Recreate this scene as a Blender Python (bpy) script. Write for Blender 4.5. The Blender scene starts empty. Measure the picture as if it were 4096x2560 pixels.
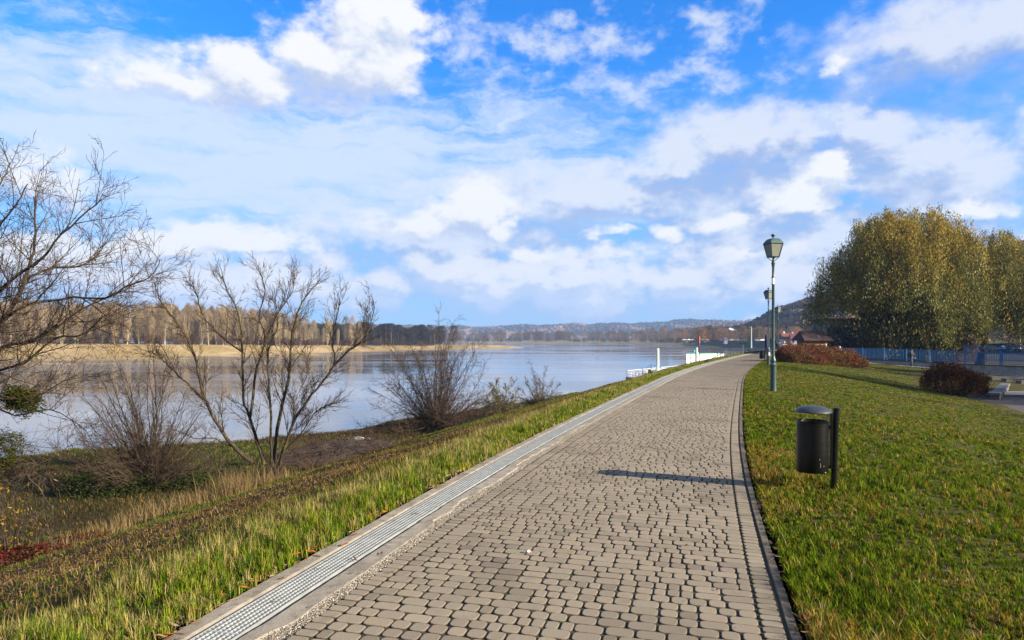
import bpy, math, random
import numpy as np
from mathutils import Vector
R = math.radians
rng = np.random.default_rng(7)
rnd = random.Random(11)
F_, HC, YH = 2731.0, 1.7, 1357.0
def P(px, py, D): return ((px-2048)/F_*D, D, HC+(YH-py)/F_*D)     # a direction seen from the path, at a real distance
def X(px, D): return (px-2048)/F_*D

sc = bpy.context.scene
COL = sc.collection
# ------------------------------------------------------------------ materials
class NT:
    def __init__(s, tree): s.t = tree; s.n = tree.nodes; s.l = tree.links
    def put(s, sock, v):
        if isinstance(v, bpy.types.NodeSocket): s.l.new(v, sock)
        elif v is not None:
            try: sock.default_value = v
            except Exception: sock.default_value = (*v, 1.0)
    def node(s, typ, ins=None, **kw):
        n = s.n.new(typ)
        for k, v in kw.items(): setattr(n, k, v)
        for k, v in (ins or {}).items(): s.put(n.inputs[k], v)
        return n
    def m(s, op, a, b=None, c=None, clamp=False):
        n = s.node('ShaderNodeMath', {0: a}, operation=op, use_clamp=clamp)
        if b is not None: s.put(n.inputs[1], b)
        if c is not None: s.put(n.inputs[2], c)
        return n.outputs[0]
    def vm(s, op, a, b=None):
        n = s.node('ShaderNodeVectorMath', {0: a}, operation=op)
        if b is not None: s.put(n.inputs[1], b)
        return n.outputs['Value'] if op in ('LENGTH', 'DOT_PRODUCT') else n.outputs[0]
    def noise(s, vec, scale, detail=4, rough=.55, out=0, dist=0):
        return s.node('ShaderNodeTexNoise', {'Vector': vec, 'Scale': scale, 'Detail': detail, 'Roughness': rough, 'Distortion': dist}).outputs[out]
    def mix(s, f, a, b, blend='MIX'):
        n = s.n.new('ShaderNodeMix'); n.data_type = 'RGBA'; n.blend_type = blend
        s.put(n.inputs[0], f)
        for i, v in ((6, a), (7, b)):
            if isinstance(v, bpy.types.NodeSocket): s.l.new(v, n.inputs[i])
            else: n.inputs[i].default_value = (*v[:3], 1)
        return n.outputs[2]
    def ss(s, x, lo, hi, tlo=0., thi=1.):
        n = s.node('ShaderNodeMapRange', {0: x, 1: lo, 2: hi, 3: tlo, 4: thi}, interpolation_type='SMOOTHSTEP')
        return n.outputs[0]
def new_mat(name):
    m = bpy.data.materials.new(name); m.use_nodes = True
    t = NT(m.node_tree); t.n.clear()
    t.out = t.n.new('ShaderNodeOutputMaterial')
    return m, t
def mat(name, c, rough=.6, metal=0., c2=None, ns=6., var=.25, bump=0., bs=None, attr=False, spec=.5, objrand=0., coat=0.):
    """principled surface: base colour broken up by noise, optional bump and per-element colour attribute"""
    m, t = new_mat(name)
    tc = t.node('ShaderNodeTexCoord').outputs['Object']
    n1 = t.noise(tc, ns, 6, .6)
    c2 = c2 or tuple(v*(1-var) for v in c)
    f = t.ss(n1, .35, .68)
    col = t.mix(f, c, c2)
    if attr:
        a = t.node('ShaderNodeAttribute', attribute_name='Col').outputs['Color']
        col = t.mix(1., col, a, 'MULTIPLY')
    if objrand:
        r = t.node('ShaderNodeObjectInfo').outputs['Random']
        h = t.node('ShaderNodeHueSaturation', {'Hue': t.m('MULTIPLY_ADD', r, objrand*.12, .5-objrand*.06), 'Saturation': 1.,
              'Value': t.m('MULTIPLY_ADD', t.m('FRACT', t.m('MULTIPLY', r, 7.31)), objrand, 1-objrand*.5), 'Color': col})
        col = h.outputs[0]
    b = t.node('ShaderNodeBsdfPrincipled', {'Base Color': col, 'Roughness': rough, 'Metallic': metal, 'Specular IOR Level': spec, 'Coat Weight': coat})
    if bump:
        h = t.noise(tc, bs or ns*4, 5, .65)
        bn = t.node('ShaderNodeBump', {'Strength': 1., 'Distance': bump, 'Height': h})
        t.l.new(bn.outputs[0], b.inputs['Normal'])
    t.l.new(b.outputs[0], t.out.inputs[0])
    return m
def leafmat(name, tr=.3, attr=True, c=(1, 1, 1), objrand=0., gloss=0.):
    m, t = new_mat(name)
    col = t.node('ShaderNodeAttribute', attribute_name='Col').outputs['Color']
    if objrand:
        r = t.node('ShaderNodeObjectInfo').outputs['Random']
        col = t.node('ShaderNodeHueSaturation', {'Hue': t.m('MULTIPLY_ADD', r, objrand*.03, .5-objrand*.015), 'Saturation': 1.,
              'Value': t.m('MULTIPLY_ADD', t.m('FRACT', t.m('MULTIPLY', r, 7.31)), objrand, 1-objrand*.5), 'Color': col}).outputs[0]
    d = t.node('ShaderNodeBsdfDiffuse', {'Color': col}); e = t.node('ShaderNodeBsdfTranslucent', {'Color': col})
    x = t.node('ShaderNodeMixShader', {0: tr, 1: d.outputs[0], 2: e.outputs[0]})
    o = x.outputs[0]
    if gloss:
        g = t.node('ShaderNodeBsdfGlossy', {'Roughness': .45, 'Color': (1, 1, 1, 1)})
        o = t.node('ShaderNodeMixShader', {0: gloss, 1: o, 2: g.outputs[0]}).outputs[0]
    t.l.new(o, t.out.inputs[0])
    return m
# ------------------------------------------------------------------ mesh helpers
def link(o, parent=None, label=None, cat=None, group=None, kind=None):
    COL.objects.link(o)
    if parent is not None: o.parent = parent
    if label: o['label'] = label
    if cat: o['category'] = cat
    if group: o['group'] = group
    if kind: o['kind'] = kind
    return o
def npmesh(name, V, groups, mats, col=None, smooth=False, mi=None):
    V = np.asarray(V, np.float32).reshape(-1, 3)
    groups = [np.asarray(g, np.int32) for g in groups if len(g)]
    loops = np.concatenate([g.ravel() for g in groups])
    sizes = np.concatenate([np.full(len(g), g.shape[1], np.int32) for g in groups])
    me = bpy.data.meshes.new(name)
    me.vertices.add(len(V)); me.vertices.foreach_set('co', V.ravel())
    me.loops.add(len(loops)); me.loops.foreach_set('vertex_index', loops)
    me.polygons.add(len(sizes))
    me.polygons.foreach_set('loop_start', np.concatenate([[0], np.cumsum(sizes)[:-1]]).astype(np.int32))
    me.polygons.foreach_set('use_smooth', np.full(len(sizes), bool(smooth)))
    if mi is not None: me.polygons.foreach_set('material_index', np.asarray(mi, np.int32))
    for m in (mats if isinstance(mats, (list, tuple)) else [mats]): me.materials.append(m)
    me.update(calc_edges=True)
    if col is not None:
        a = me.color_attributes.new('Col', 'FLOAT_COLOR', 'POINT')
        c = np.ones((len(V), 4), np.float32); c[:, :3] = col
        a.data.foreach_set('color', c.ravel())
    return me
def nobj(name, V, groups, mats, parent=None, col=None, smooth=False, **kw):
    o = bpy.data.objects.new(name, npmesh(name, V, groups, mats, col, smooth))
    return link(o, parent, **kw)
def empty(name, loc=(0, 0, 0), rz=0, **kw):
    o = bpy.data.objects.new(name, None); o.location = loc; o.rotation_euler = (0, 0, rz); o.empty_display_size = .2
    return link(o, **kw)
class MB:
    def __init__(s): s.v = []; s.f = []
    def add(s, vs, fs):
        k = len(s.v); s.v += [tuple(v) for v in vs]; s.f += [tuple(i+k for i in f) for f in fs]; return s
    def box(s, c, d, rz=0., top=1.):
        cx, cy, cz = c; a, b, h = d[0]/2, d[1]/2, d[2]/2; C, S = math.cos(rz), math.sin(rz); vs = []
        for z, k in ((-h, 1), (h, top)):
            for x, y in ((-a, -b), (a, -b), (a, b), (-a, b)):
                x *= k; y *= k; vs.append((cx+x*C-y*S, cy+x*S+y*C, cz+z))
        return s.add(vs, [(3, 2, 1, 0), (4, 5, 6, 7), (0, 1, 5, 4), (1, 2, 6, 5), (2, 3, 7, 6), (3, 0, 4, 7)])
    def lathe(s, prof, n=20, c=(0, 0, 0), cap=True, ph=0.):
        vs = []; fs = []
        for r, z in prof:
            for k in range(n):
                a = 2*math.pi*k/n+ph; vs.append((c[0]+r*math.cos(a), c[1]+r*math.sin(a), c[2]+z))
        for i in range(len(prof)-1):
            for k in range(n):
                k2 = (k+1) % n; fs.append((i*n+k, i*n+k2, (i+1)*n+k2, (i+1)*n+k))
        if cap: fs.append(tuple(range(n))[::-1]); fs.append(tuple((len(prof)-1)*n+k for k in range(n)))
        return s.add(vs, fs)
    def tube(s, pts, rad, n=8, cap=True):
        pts = [Vector(p) for p in pts]; rad = rad if hasattr(rad, '__len__') else [rad]*len(pts)
        vs = []; fs = []
        u = None
        for i, p in enumerate(pts):
            d = (pts[min(i+1, len(pts)-1)]-pts[max(i-1, 0)]).normalized()
            if u is None: u = d.cross(Vector((0, 0, 1)) if abs(d.z) < .9 else Vector((1, 0, 0))).normalized()
            u = (u-d*u.dot(d)).normalized(); w = d.cross(u)
            for k in range(n):
                a = 2*math.pi*k/n; vs.append(p+(u*math.cos(a)+w*math.sin(a))*rad[i])
        for i in range(len(pts)-1):
            for k in range(n):
                k2 = (k+1) % n; fs.append((i*n+k, i*n+k2, (i+1)*n+k2, (i+1)*n+k))
        if cap: fs.append(tuple(range(n))[::-1]); fs.append(tuple((len(pts)-1)*n+k for k in range(n)))
        return s.add(vs, fs)
    def prism(s, poly, z0, z1):
        n = len(poly); vs = [(x, y, z0) for x, y in poly]+[(x, y, z1) for x, y in poly]
        return s.add(vs, [tuple(range(n))[::-1], tuple(range(n, 2*n))]+[(i, (i+1) % n, n+(i+1) % n, n+i) for i in range(n)])
    def build(s, name, m, parent=None, smooth=False, bevel=0, **kw):
        me = bpy.data.meshes.new(name); me.from_pydata(s.v, [], s.f); me.materials.append(m)
        if smooth: me.polygons.foreach_set('use_smooth', [True]*len(me.polygons)); 
        me.update()
        if smooth:
            try: me.set_sharp_from_angle(angle=R(40))
            except Exception: pass
        o = bpy.data.objects.new(name, me)
        if bevel:
            b = o.modifiers.new('b', 'BEVEL'); b.width = bevel; b.segments = 2; b.limit_method = 'ANGLE'
        return link(o, parent, **kw)
def copy_tree(o, parent=None, **kw):
    c = o.copy(); COL.objects.link(c)
    if parent is not None: c.parent = parent
    for k, v in kw.items(): c[k] = v
    for ch in [x for x in KIDS.get(o.name, [])]: copy_tree(ch, c)
    return c
KIDS = {}
def remember():
    KIDS.clear()
    for o in COL.objects:
        if o.parent: KIDS.setdefault(o.parent.name, []).append(o)
# value noise
_G = rng.random((256, 256)).astype(np.float64)
def vn(x, y, sc_=1.):
    x = np.asarray(x, float)*sc_; y = np.asarray(y, float)*sc_
    xi = np.floor(x).astype(int); yi = np.floor(y).astype(int); fx = x-xi; fy = y-yi
    fx = fx*fx*(3-2*fx); fy = fy*fy*(3-2*fy)
    g = lambda a, b: _G[a & 255, b & 255]
    return (g(xi, yi)*(1-fx)+g(xi+1, yi)*fx)*(1-fy)+(g(xi, yi+1)*(1-fx)+g(xi+1, yi+1)*fx)*fy
def fbm(x, y, s=1., o=4):
    r = 0; a = .5; t = 0
    for i in range(o): r = r+a*vn(x+17.3*i, y-9.1*i, s*2**i); t += a; a *= .5
    return r/t
def sst(x): x = np.clip(x, 0, 1); return x*x*(3-2*x)
# ------------------------------------------------------------------ the path's course
pts = np.array([(-11.5, -34), (-5.6, -12), (-3.35, -4), (-2.3, 0), (-1.3, 3.86), (-.4, 7.2), (.95, 11.67), (3.45, 19.1), (7.75, 31.6), (10.2, 38.0), (14.8, 49.4), (21.7, 65.4), (35, 95), (56, 138), (90, 205), (125, 272)], float)
dd = np.concatenate([[0], np.cumsum(np.hypot(*np.diff(pts, axis=0).T))])
sg = np.arange(0, dd[-1], .25)
cx = np.interp(sg, dd, pts[:, 0]); cy = np.interp(sg, dd, pts[:, 1])
ker = np.exp(-np.linspace(-2.2, 2.2, 61)**2); ker /= ker.sum()
pad = lambda a: np.concatenate([2*a[0]-a[30:0:-1], a, 2*a[-1]-a[-2:-32:-1]])
cx = np.convolve(pad(cx), ker, 'valid'); cy = np.convolve(pad(cy), ker, 'valid')
i0 = np.argmin(np.abs(cy)); sg = sg-sg[i0]                    # s = 0 beside the camera
tx = np.gradient(cx, sg); ty = np.gradient(cy, sg); tl_ = np.hypot(tx, ty); tx /= tl_; ty /= tl_
def ST(s, t, z=0.):
    s = np.asarray(s, float); t = np.asarray(t, float)
    x = np.interp(s, sg, cx); y = np.interp(s, sg, cy); a = np.interp(s, sg, tx); b = np.interp(s, sg, ty)
    return np.stack(np.broadcast_arrays(x+t*b, y-t*a, z), -1)
def toST(x, y):
    x = np.atleast_1d(x).astype(float); y = np.atleast_1d(y).astype(float)
    s = np.empty(len(x)); t = np.empty(len(x))
    for k in range(0, len(x), 4000):
        a = x[k:k+4000, None]-cx[None, ::2]; b = y[k:k+4000, None]-cy[None, ::2]
        i = np.argmin(a*a+b*b, 1)*2; dx = x[k:k+4000]-cx[i]; dy = y[k:k+4000]-cy[i]
        s[k:k+4000] = sg[i]+dx*tx[i]+dy*ty[i]; t[k:k+4000] = dx*ty[i]-dy*tx[i]
    return s, t
W = 2.75
def shore(s): return np.interp(s, [-40, -10, 28, 37, 60, 78, 110, 200], [48, 44, 36, 25.5, 21.5, 19, 17, 15])
def H(s, t, rough=True):
    s = np.asarray(s, float); t = np.asarray(t, float)
    a = np.clip(-t-1.45, 0, None)
    z = -.29*a*sst(a/.8+.35)-.05*sst((-t-1.15)/.5)
    z = np.maximum(z, -3.82-.02*a)
    sh = shore(s)+(fbm(s, s*0+3, .25, 3)-.5)*3
    q = -t-(sh-3.5)
    z = z-1.15*sst(q/3.5)-np.clip(q-3.5, 0, None)*.3
    tr = t-2.95
    zr = -1.62*sst(tr/13.)*(1-.38*sst((s-48)/22)*(1-sst((tr-12)/7)))
    z = np.where(t > 0, zr, z)
    if rough:
        amp = np.where(t < -1.5, .16*sst((-t-1.5)/3), .09*sst((t-4)/4)*(1-sst((t-14)/3)))
        z = z+amp*(fbm(s, t, .45, 4)-.5)*2
        z = z+np.where((t < -.72), .035*(fbm(s, t, 2.5, 2)-.3)*sst((-t-.72)/.3), 0)
    return z
def Hxy(x, y):
    s, t = toST(x, y); return H(s, t)
def gz(x, y): return float(Hxy(x, y)[0])

# ------------------------------------------------------------------ structure: ground sheet round the path
def m_ground():
    m, t = new_mat('ground_soil')
    tc = t.node('ShaderNodeTexCoord').outputs['Object']
    a = t.node('ShaderNodeAttribute', attribute_name='Col').outputs['Color']
    n1 = t.noise(tc, 1.3, 6, .65); n2 = t.noise(tc, 14, 5, .7)
    c = t.mix(t.ss(n1, .35, .7), a, (.5, .42, .25), 'MULTIPLY')
    c = t.mix(t.ss(n2, .3, .75), t.mix(.6, c, (.035, .027, .013)), c)
    b = t.node('ShaderNodeBsdfPrincipled', {'Base Color': c, 'Roughness': .95, 'Specular IOR Level': .1})
    bn = t.node('ShaderNodeBump', {'Strength': .9, 'Distance': .04, 'Height': n2}); t.l.new(bn.outputs[0], b.inputs['Normal'])
    t.l.new(b.outputs[0], t.out.inputs[0]); return m
M_ground = m_ground()
def grid_obj(name, S, T, zf, m, colf=None, **kw):
    SS, TT = np.meshgrid(S, T, indexing='ij')
    Z = zf(SS, TT); V = ST(SS, TT, Z)
    n, k = SS.shape; idx = np.arange(n*k).reshape(n, k)
    q = np.stack([idx[:-1, :-1], idx[:-1, 1:], idx[1:, 1:], idx[1:, :-1]], -1).reshape(-1, 4)[:, ::-1]
    return nobj(name, V.reshape(-1, 3), [q], m, col=colf(SS, TT).reshape(-1, 3) if colf else None, smooth=True, **kw)
S_ = np.concatenate([np.arange(-38, 0, 2), np.arange(0, 30, .25), np.arange(30, 80, .7), np.arange(80, 285, 3)])
def rowz(T): return T
LT = np.concatenate([np.arange(-70, -45, 4), np.arange(-45, -12, .7), np.arange(-12, -2.2, .3), np.arange(-2.2, -.75, .12), [-.71]])
RT = np.concatenate([[2.93], np.arange(3, 6, .2), np.arange(6, 18, .5), np.arange(18, 60, 4), np.arange(60, 320, 20)])
def colL(s, t):
    g = np.array([.05, .06, .022]); d = np.array([.085, .058, .03]); k = np.array([.035, .024, .013])
    n = fbm(s, t, .35, 3)[..., None]; a = sst((-t-1.6)/1.2)[..., None]
    slope = sst((-t-9.5)/3)[..., None]
    c = g*(1-a)+a*(d*(1-slope)+slope*(g*.6*n*2+k*(1-n)))
    wet = sst((-t-(shore(s)-7))/2.5)[..., None]
    return c*(1-wet)+k*wet
def colR(s, t):
    n = fbm(s, t, .6, 3)[..., None]
    c = np.array([.075, .09, .016])*(1-n)+np.array([.12, .095, .03])*n
    e = sst((3.12-t)/.15)[..., None]
    far = sst((s-80)/20)[..., None]
    c = c*(1-far)+far*np.array([.09, .085, .045])
    return c*(1-e)+e*np.array([.07, .052, .035])
grid_obj('river_bank_ground', S_, LT, H, M_ground, colL, kind='structure')
def HR(s, t): return H(s, t)-.02*sst((3.1-t)/.12)
grid_obj('lawn_ground', S_, RT, HR, M_ground, colR, kind='structure')

# ------------------------------------------------------------------ structure: the paved path
def m_stone():
    m, t = new_mat('paving_stone')
    tc = t.node('ShaderNodeTexCoord').outputs['Object']
    a = t.node('ShaderNodeAttribute', attribute_name='Col').outputs['Color']
    n1 = t.noise(tc, 160, 4, .7); n2 = t.noise(tc, 3.2, 5, .6); n3 = t.noise(tc, 24, 4, .6)
    c = t.mix(1., a, t.mix(t.ss(n1, .3, .7), (.78, .77, .75), (1.12, 1.1, 1.08)), 'MULTIPLY')
    c = t.mix(t.ss(n2, .56, .74, 0, .45), c, (.15, .12, .09))
    c = t.mix(t.ss(n3, .6, .75, 0, .35), c, (.14, .115, .085))
    b = t.node('ShaderNodeBsdfPrincipled', {'Base Color': c, 'Roughness': .82, 'Specular IOR Level': .25})
    bn = t.node('ShaderNodeBump', {'Strength': .8, 'Distance': .002, 'Height': n1}); t.l.new(bn.outputs[0], b.inputs['Normal'])
    t.l.new(b.outputs[0], t.out.inputs[0]); return m
M_stone = m_stone()
M_joint = mat('joint_sand', (.03, .023, .016), .95, c2=(.03, .034, .01), ns=5, bump=.004, bs=90)
M_conc = mat('concrete', (.17, .16, .14), .88, c2=(.11, .1, .085), ns=2.6, bump=.003, bs=70, spec=.2)
stones = []   # s0,s1,t0,t1
s = -9.
row = 0
while s < 92:
    t0 = .135+rnd.uniform(-.004, .004); off = 0
    tt = .135
    runs = None; prev = None; cnt = 0
    while tt < W-.135-.05:
        if cnt <= 0: prev = rnd.choice([.118, .118, .088, .178, .178]); cnt = rnd.choice([1, 1, 1, 2, 2, 3, 4])
        L = prev; cnt -= 1
        if tt+L > W-.135-.06: L = W-.135-tt
        stones.append((s+rnd.uniform(-.002, .002), s+.118, tt+.002, tt+L-.003)); tt += L
    s += .1185; row += 1
s = -9.
while s < 92:
    stones.append((s, s+.091, .0, .128)); stones.append((s, s+.091, W-.128, W)); s += .0925
st = np.array(stones)
st += rng.normal(0, .0016, st.shape)
def stone_mesh(A, full):
    m = len(A); sc_ = (A[:, 0]+A[:, 1])/2; tc = (A[:, 2]+A[:, 3])/2; hs = (A[:, 1]-A[:, 0])/2-.0022; ht = (A[:, 3]-A[:, 2])/2-.0022
    z0 = rng.normal(0, .0009, m)-.0005+ .004*(fbm(sc_, tc, .8, 2)-.5); tiltS = rng.normal(0, .009, m); tiltT = rng.normal(0, .007, m)
    if full:
        r = np.minimum(.034, np.minimum(hs, ht)*.62)
        ang = np.array([0, 30, 60, 90]); cs = []
        for q in range(4):
            for a in ang: cs.append((q, math.radians(a+90*q)))
        sx = np.array([1, -1, -1, 1]); sy = np.array([1, 1, -1, -1])
        rings = []
        for inset, z in ((0, -.035), (0, -.007), (.0015, -.0022), (.006, 0.)):
            u = np.stack([sx[q]*(hs-r)+(r-inset)*math.cos(a) for q, a in cs], 1)
            v = np.stack([sy[q]*(ht-r)+(r-inset)*math.sin(a) for q, a in cs], 1)
            zz = z+z0[:, None]+u*tiltS[:, None]+v*tiltT[:, None]
            rings.append(np.stack([u, v, zz], -1))
        K = 16; L = np.stack(rings, 1)  # m,4,16,3
        s_ = sc_[:, None, None]+L[..., 0]; t_ = tc[:, None, None]+L[..., 1]
        V = ST(s_, t_, L[..., 2]).reshape(-1, 3)
        base = (np.arange(m)*4*K)[:, None, None]
        k = np.arange(K); k2 = (k+1) % K
        q = np.concatenate([np.stack([i*K+k, i*K+k2, (i+1)*K+k2, (i+1)*K+k], -1) for i in range(3)])
        G1 = (base+q[None]).reshape(-1, 4)[:, ::-1]; G2 = (base[:, :, 0]+(3*K+np.arange(K))[None])[:, ::-1]
        return V, [G1, G2], 4*K
    u = np.stack([-hs, hs, hs, -hs, -hs*.93, hs*.93, hs*.93, -hs*.93], 1); v = np.stack([-ht, -ht, ht, ht, -ht*.95, -ht*.95, ht*.95, ht*.95], 1)
    z = np.array([-.03]*4+[0]*4)[None]+z0[:, None]
    V = ST(sc_[:, None]+u, tc[:, None]+v, z).reshape(-1, 3); base = (np.arange(m)*8)[:, None, None]
    q = np.array([(4, 5, 6, 7), (0, 1, 5, 4), (1, 2, 6, 5), (2, 3, 7, 6), (3, 0, 4, 7)])
    return V, [(base+q[None]).reshape(-1, 4)[:, ::-1]], 8
near = st[:, 0] < 26
Vn, Gn, kn = stone_mesh(st[near], True); Vf, Gf, kf = stone_mesh(st[~near], False)
def stone_col(A):
    m = len(A); b = np.array([.262, .222, .166])[None]*(1+rng.normal(0, .055, (m, 1)))
    b = b*(1-.12*(fbm(A[:, 0], A[:, 2], .5, 3)[:, None]-.3)); b *= (1+rng.normal(0, .01, (m, 3)))
    dk = rng.random(m) < .12; b[dk] *= rng.uniform(.72, .9, (dk.sum(), 1)); b = b*(1-.18*sst((fbm(A[:, 0], A[:, 2]*1.4+9, 1.1, 4)[:, None]-.55)*6))*(1-.22*sst((A[:, :1]-16)/30))
    return b
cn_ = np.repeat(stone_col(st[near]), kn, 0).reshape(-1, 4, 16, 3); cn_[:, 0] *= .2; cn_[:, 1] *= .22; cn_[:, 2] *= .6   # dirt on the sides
C = np.concatenate([cn_.reshape(-1, 3), np.repeat(stone_col(st[~near]), kf, 0)])
nobj('path', np.concatenate([Vn, Vf]), [Gn[0], Gf[0]+len(Vn), Gn[1]], M_stone, col=C, kind='structure')
SP = np.concatenate([np.arange(-38, 40, .5), np.arange(40, 285, 2)])
grid_obj('path_bed', SP, np.array([-.02, .0, W, W+.06]), lambda a, b: -.0095-.008*(fbm(a, b, 9, 2)-.5)+0*a, M_joint, kind='structure')
M_asph = mat('far_paving', (.2, .17, .14), .9, c2=(.16, .135, .11), ns=1.5, bump=.003, bs=40)
grid_obj('promenade', np.arange(92, 285, 3), np.array([-.1, 1., W+.4]), lambda a, b: 0*a+.002, M_asph, kind='structure')
# kerb on the lawn side
M_kerb = mat('kerb_concrete', (.15, .12, .08), .9, c2=(.08, .062, .04), ns=7, bump=.004, bs=60)
sk = np.concatenate([np.arange(-9, 30, .25), np.arange(30, 92, 1.)])
prof = [(W+.022, -.06), (W+.022, -.007), (W+.028, .0), (W+.075, .0), (W+.08, -.006), (W+.08, -.06)]
def profile_strip(name, S, prof, m, jit=0., **kw):
    n = len(prof); V = []
    for i, (t, z) in enumerate(prof): V.append(ST(S, t+(fbm(S, S*0+i, 3, 2)-.5)*jit, z+(fbm(S, S*0+5, 1.5, 2)-.5)*.006))
    V = np.stack(V, 1); idx = np.arange(len(S)*n).reshape(len(S), n)
    q = np.stack([idx[:-1, :-1], idx[1:, :-1], idx[1:, 1:], idx[:-1, 1:]], -1).reshape(-1, 4)
    return nobj(name, V.reshape(-1, 3), [q], m, smooth=False, **kw)
profile_strip('kerb', sk, prof, M_kerb, .008, kind='structure')
# concrete channel on the river side
S2 = np.concatenate([np.arange(-9, 24, .04), np.arange(24, 92, .5)])
def m_edge():
    m, t = new_mat('weathered_concrete')
    tc = t.node('ShaderNodeTexCoord').outputs['Object']
    n1 = t.noise(tc, 2.2, 6, .65); n2 = t.noise(tc, 60, 5, .7); n3 = t.noise(tc, 9, 5, .7)
    c = t.mix(t.ss(n1, .38, .66), (.28, .25, .2), (.18, .155, .115))
    c = t.mix(t.ss(n3, .46, .68, 0, .85), c, (.11, .093, .07)); c = t.mix(t.ss(n2, .3, .7, 0, .3), c, (.4, .36, .31))
    b = t.node('ShaderNodeBsdfPrincipled', {'Base Color': c, 'Roughness': .85, 'Specular IOR Level': .25})
    bn = t.node('ShaderNodeBump', {'Strength': .8, 'Distance': .004, 'Height': n2}); t.l.new(bn.outputs[0], b.inputs['Normal'])
    t.l.new(b.outputs[0], t.out.inputs[0]); return m
M_edge = m_edge()
def edge_strip(name, t0f, t1f, z0, z1, m, n=5, rough=0., **kw):
    f = np.linspace(0, 1, n)
    t0 = t0f(S2); t1 = t1f(S2); T = t0[:, None]*(1-f)+t1[:, None]*f; SS = np.repeat(S2[:, None], n, 1)
    Z = z0*(1-f)+z1*f+rough*(fbm(SS, T, 25, 3)-.5)
    Z[:, -1] -= .03 if z1 > -.01 else 0; Z[:, 0] -= .03 if z0 > -.01 else 0
    V = ST(SS, T, Z); idx = np.arange(SS.size).reshape(SS.shape)
    q = np.stack([idx[:-1, :-1], idx[1:, :-1], idx[1:, 1:], idx[:-1, 1:]], -1).reshape(-1, 4)
    return nobj(name, V.reshape(-1, 3), [q], m, smooth=False, **kw)
brk = lambda s: -.05-.085*sst((fbm(s, s*0+9, 1.3, 4)-.42)*4)*sst((26-s)/8)+.035*(fbm(s, s*0+2, 9, 4)-.5)
edge_strip('channel_edging', lambda s: 0*s-.285, brk, .002, .001, M_edge, 6, .004, kind='structure')
edge_strip('outer_edging', lambda s: -.72+.05*(fbm(s, s*0+7, 1.6, 3)-.5), lambda s: 0*s-.513, .002, .002, M_edge, 5, .004, kind='structure')
M_grav = mat('gravel_bed', (.3, .26, .2), .95, c2=(.17, .14, .1), ns=30, bump=.01, bs=90)
edge_strip('gravel_edging', lambda s: brk(s)-.04, lambda s: 0*s+.004, -.0105, -.014, M_grav, 5, .012, kind='structure')
M_dark = mat('channel_dark', (.03, .03, .032), .9)
edge_strip('drain_channel', lambda s: 0*s-.53, lambda s: 0*s-.27, -.075, -.075, M_dark, 3, 0, kind='structure')
# broken pebbles (nobody could count them)
def pebbles(name, s, t, z, size, m, col, **kw):
    n = len(s); o = np.array([(1, 0, 0), (0, 1, 0), (-1, 0, 0), (0, -1, 0), (0, 0, .8), (0, 0, -.8), (.6, .6, .45), (-.6, .6, .3), (-.6, -.6, .45), (.6, -.6, .3)])
    B = ST(s, t, z); j = 1+rng.uniform(-.4, .4, (n, 10, 3)); a = rng.uniform(0, 6.28, n)
    L = o[None]*j*size[:, None, None]
    x = L[..., 0]*np.cos(a)[:, None]-L[..., 1]*np.sin(a)[:, None]; y = L[..., 0]*np.sin(a)[:, None]+L[..., 1]*np.cos(a)[:, None]
    V = B[:, None]+np.stack([x, y, L[..., 2]], -1)
    f = np.array([(0, 6, 4), (6, 1, 4), (1, 7, 4), (7, 2, 4), (2, 8, 4), (8, 3, 4), (3, 9, 4), (9, 0, 4), (1, 6, 0), (2, 7, 1), (3, 8, 2), (0, 9, 3)])
    return nobj(name, V.reshape(-1, 3), [((np.arange(n)*10)[:, None, None]+f[None]).reshape(-1, 3)], m, col=np.repeat(col, 10, 0), **kw)
M_peb = mat('pebble', (1, 1, 1), .9, var=.15, ns=40, attr=True)
n = 26000
ps = rng.uniform(1, 1, n)*0+3+23*rng.random(n)**1.5; pf = rng.random(n); pb = brk(ps)
keep = rng.random(n) < (.25+.75*sst((fbm(ps, ps*0+9, .9, 3)-.4)*4)); ps, pf, pb = ps[keep], pf[keep], pb[keep]
pt = pb-.03+(0-pb+.035)*pf; psz = rng.uniform(.0013, .0048, len(ps))*(1+ps*.03)
pc = np.where(rng.random((len(ps), 1)) < .4, np.array([[.55, .51, .45]]), np.array([[.3, .25, .18]]))*rng.uniform(.5, 1.15, (len(ps), 1))
pebbles('gravel', ps, pt, -.008+rng.random(len(ps))*.012, psz, M_peb, pc, kind='stuff', label='broken white and grey gravel between concrete channel and paving')
# drain grate
M_zinc = mat('galvanised_steel', (.42, .44, .44), .5, .35, c2=(.34, .355, .35), ns=9, bump=.0005, bs=80)
gr = empty('drain_grate', tuple(ST(3., -.4, 0)), label='long galvanised steel drain grate with square mesh running beside the brick paved path', cat='drain grate')
go = Vector(gr.location)
def bars(S0, S1, ts, z0, z1, w, step):
    S = np.arange(S0, S1, step); V = []; F = []
    for t in ts:
        for tt, z in ((t-w/2, z0), (t-w/2, z1), (t+w/2, z1), (t+w/2, z0)): V.append(ST(S, tt, z))
    V = np.stack(V, 1); K = V.shape[1]; idx = np.arange(len(S)*K).reshape(len(S), K); q = []
    for b in range(0, K, 4):
        for e in range(3): q.append(np.stack([idx[:-1, b+e], idx[1:, b+e], idx[1:, b+e+1], idx[:-1, b+e+1]], -1))
    return V.reshape(-1, 3)-np.array(go), [np.concatenate(q)]
v, g = bars(-9, 90, [-.51, -.288], -.05, .005, .004, .5); nobj('frame', v, g, mat('frame_steel', (.3, .32, .32), .6, .3), gr)
v, g = bars(-9, 90, list(np.linspace(-.51, -.288, 7)[1:-1]), -.03, .003, .0045, .5); nobj('bearing_bar', v, g, M_zinc, gr, kind='stuff')
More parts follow.
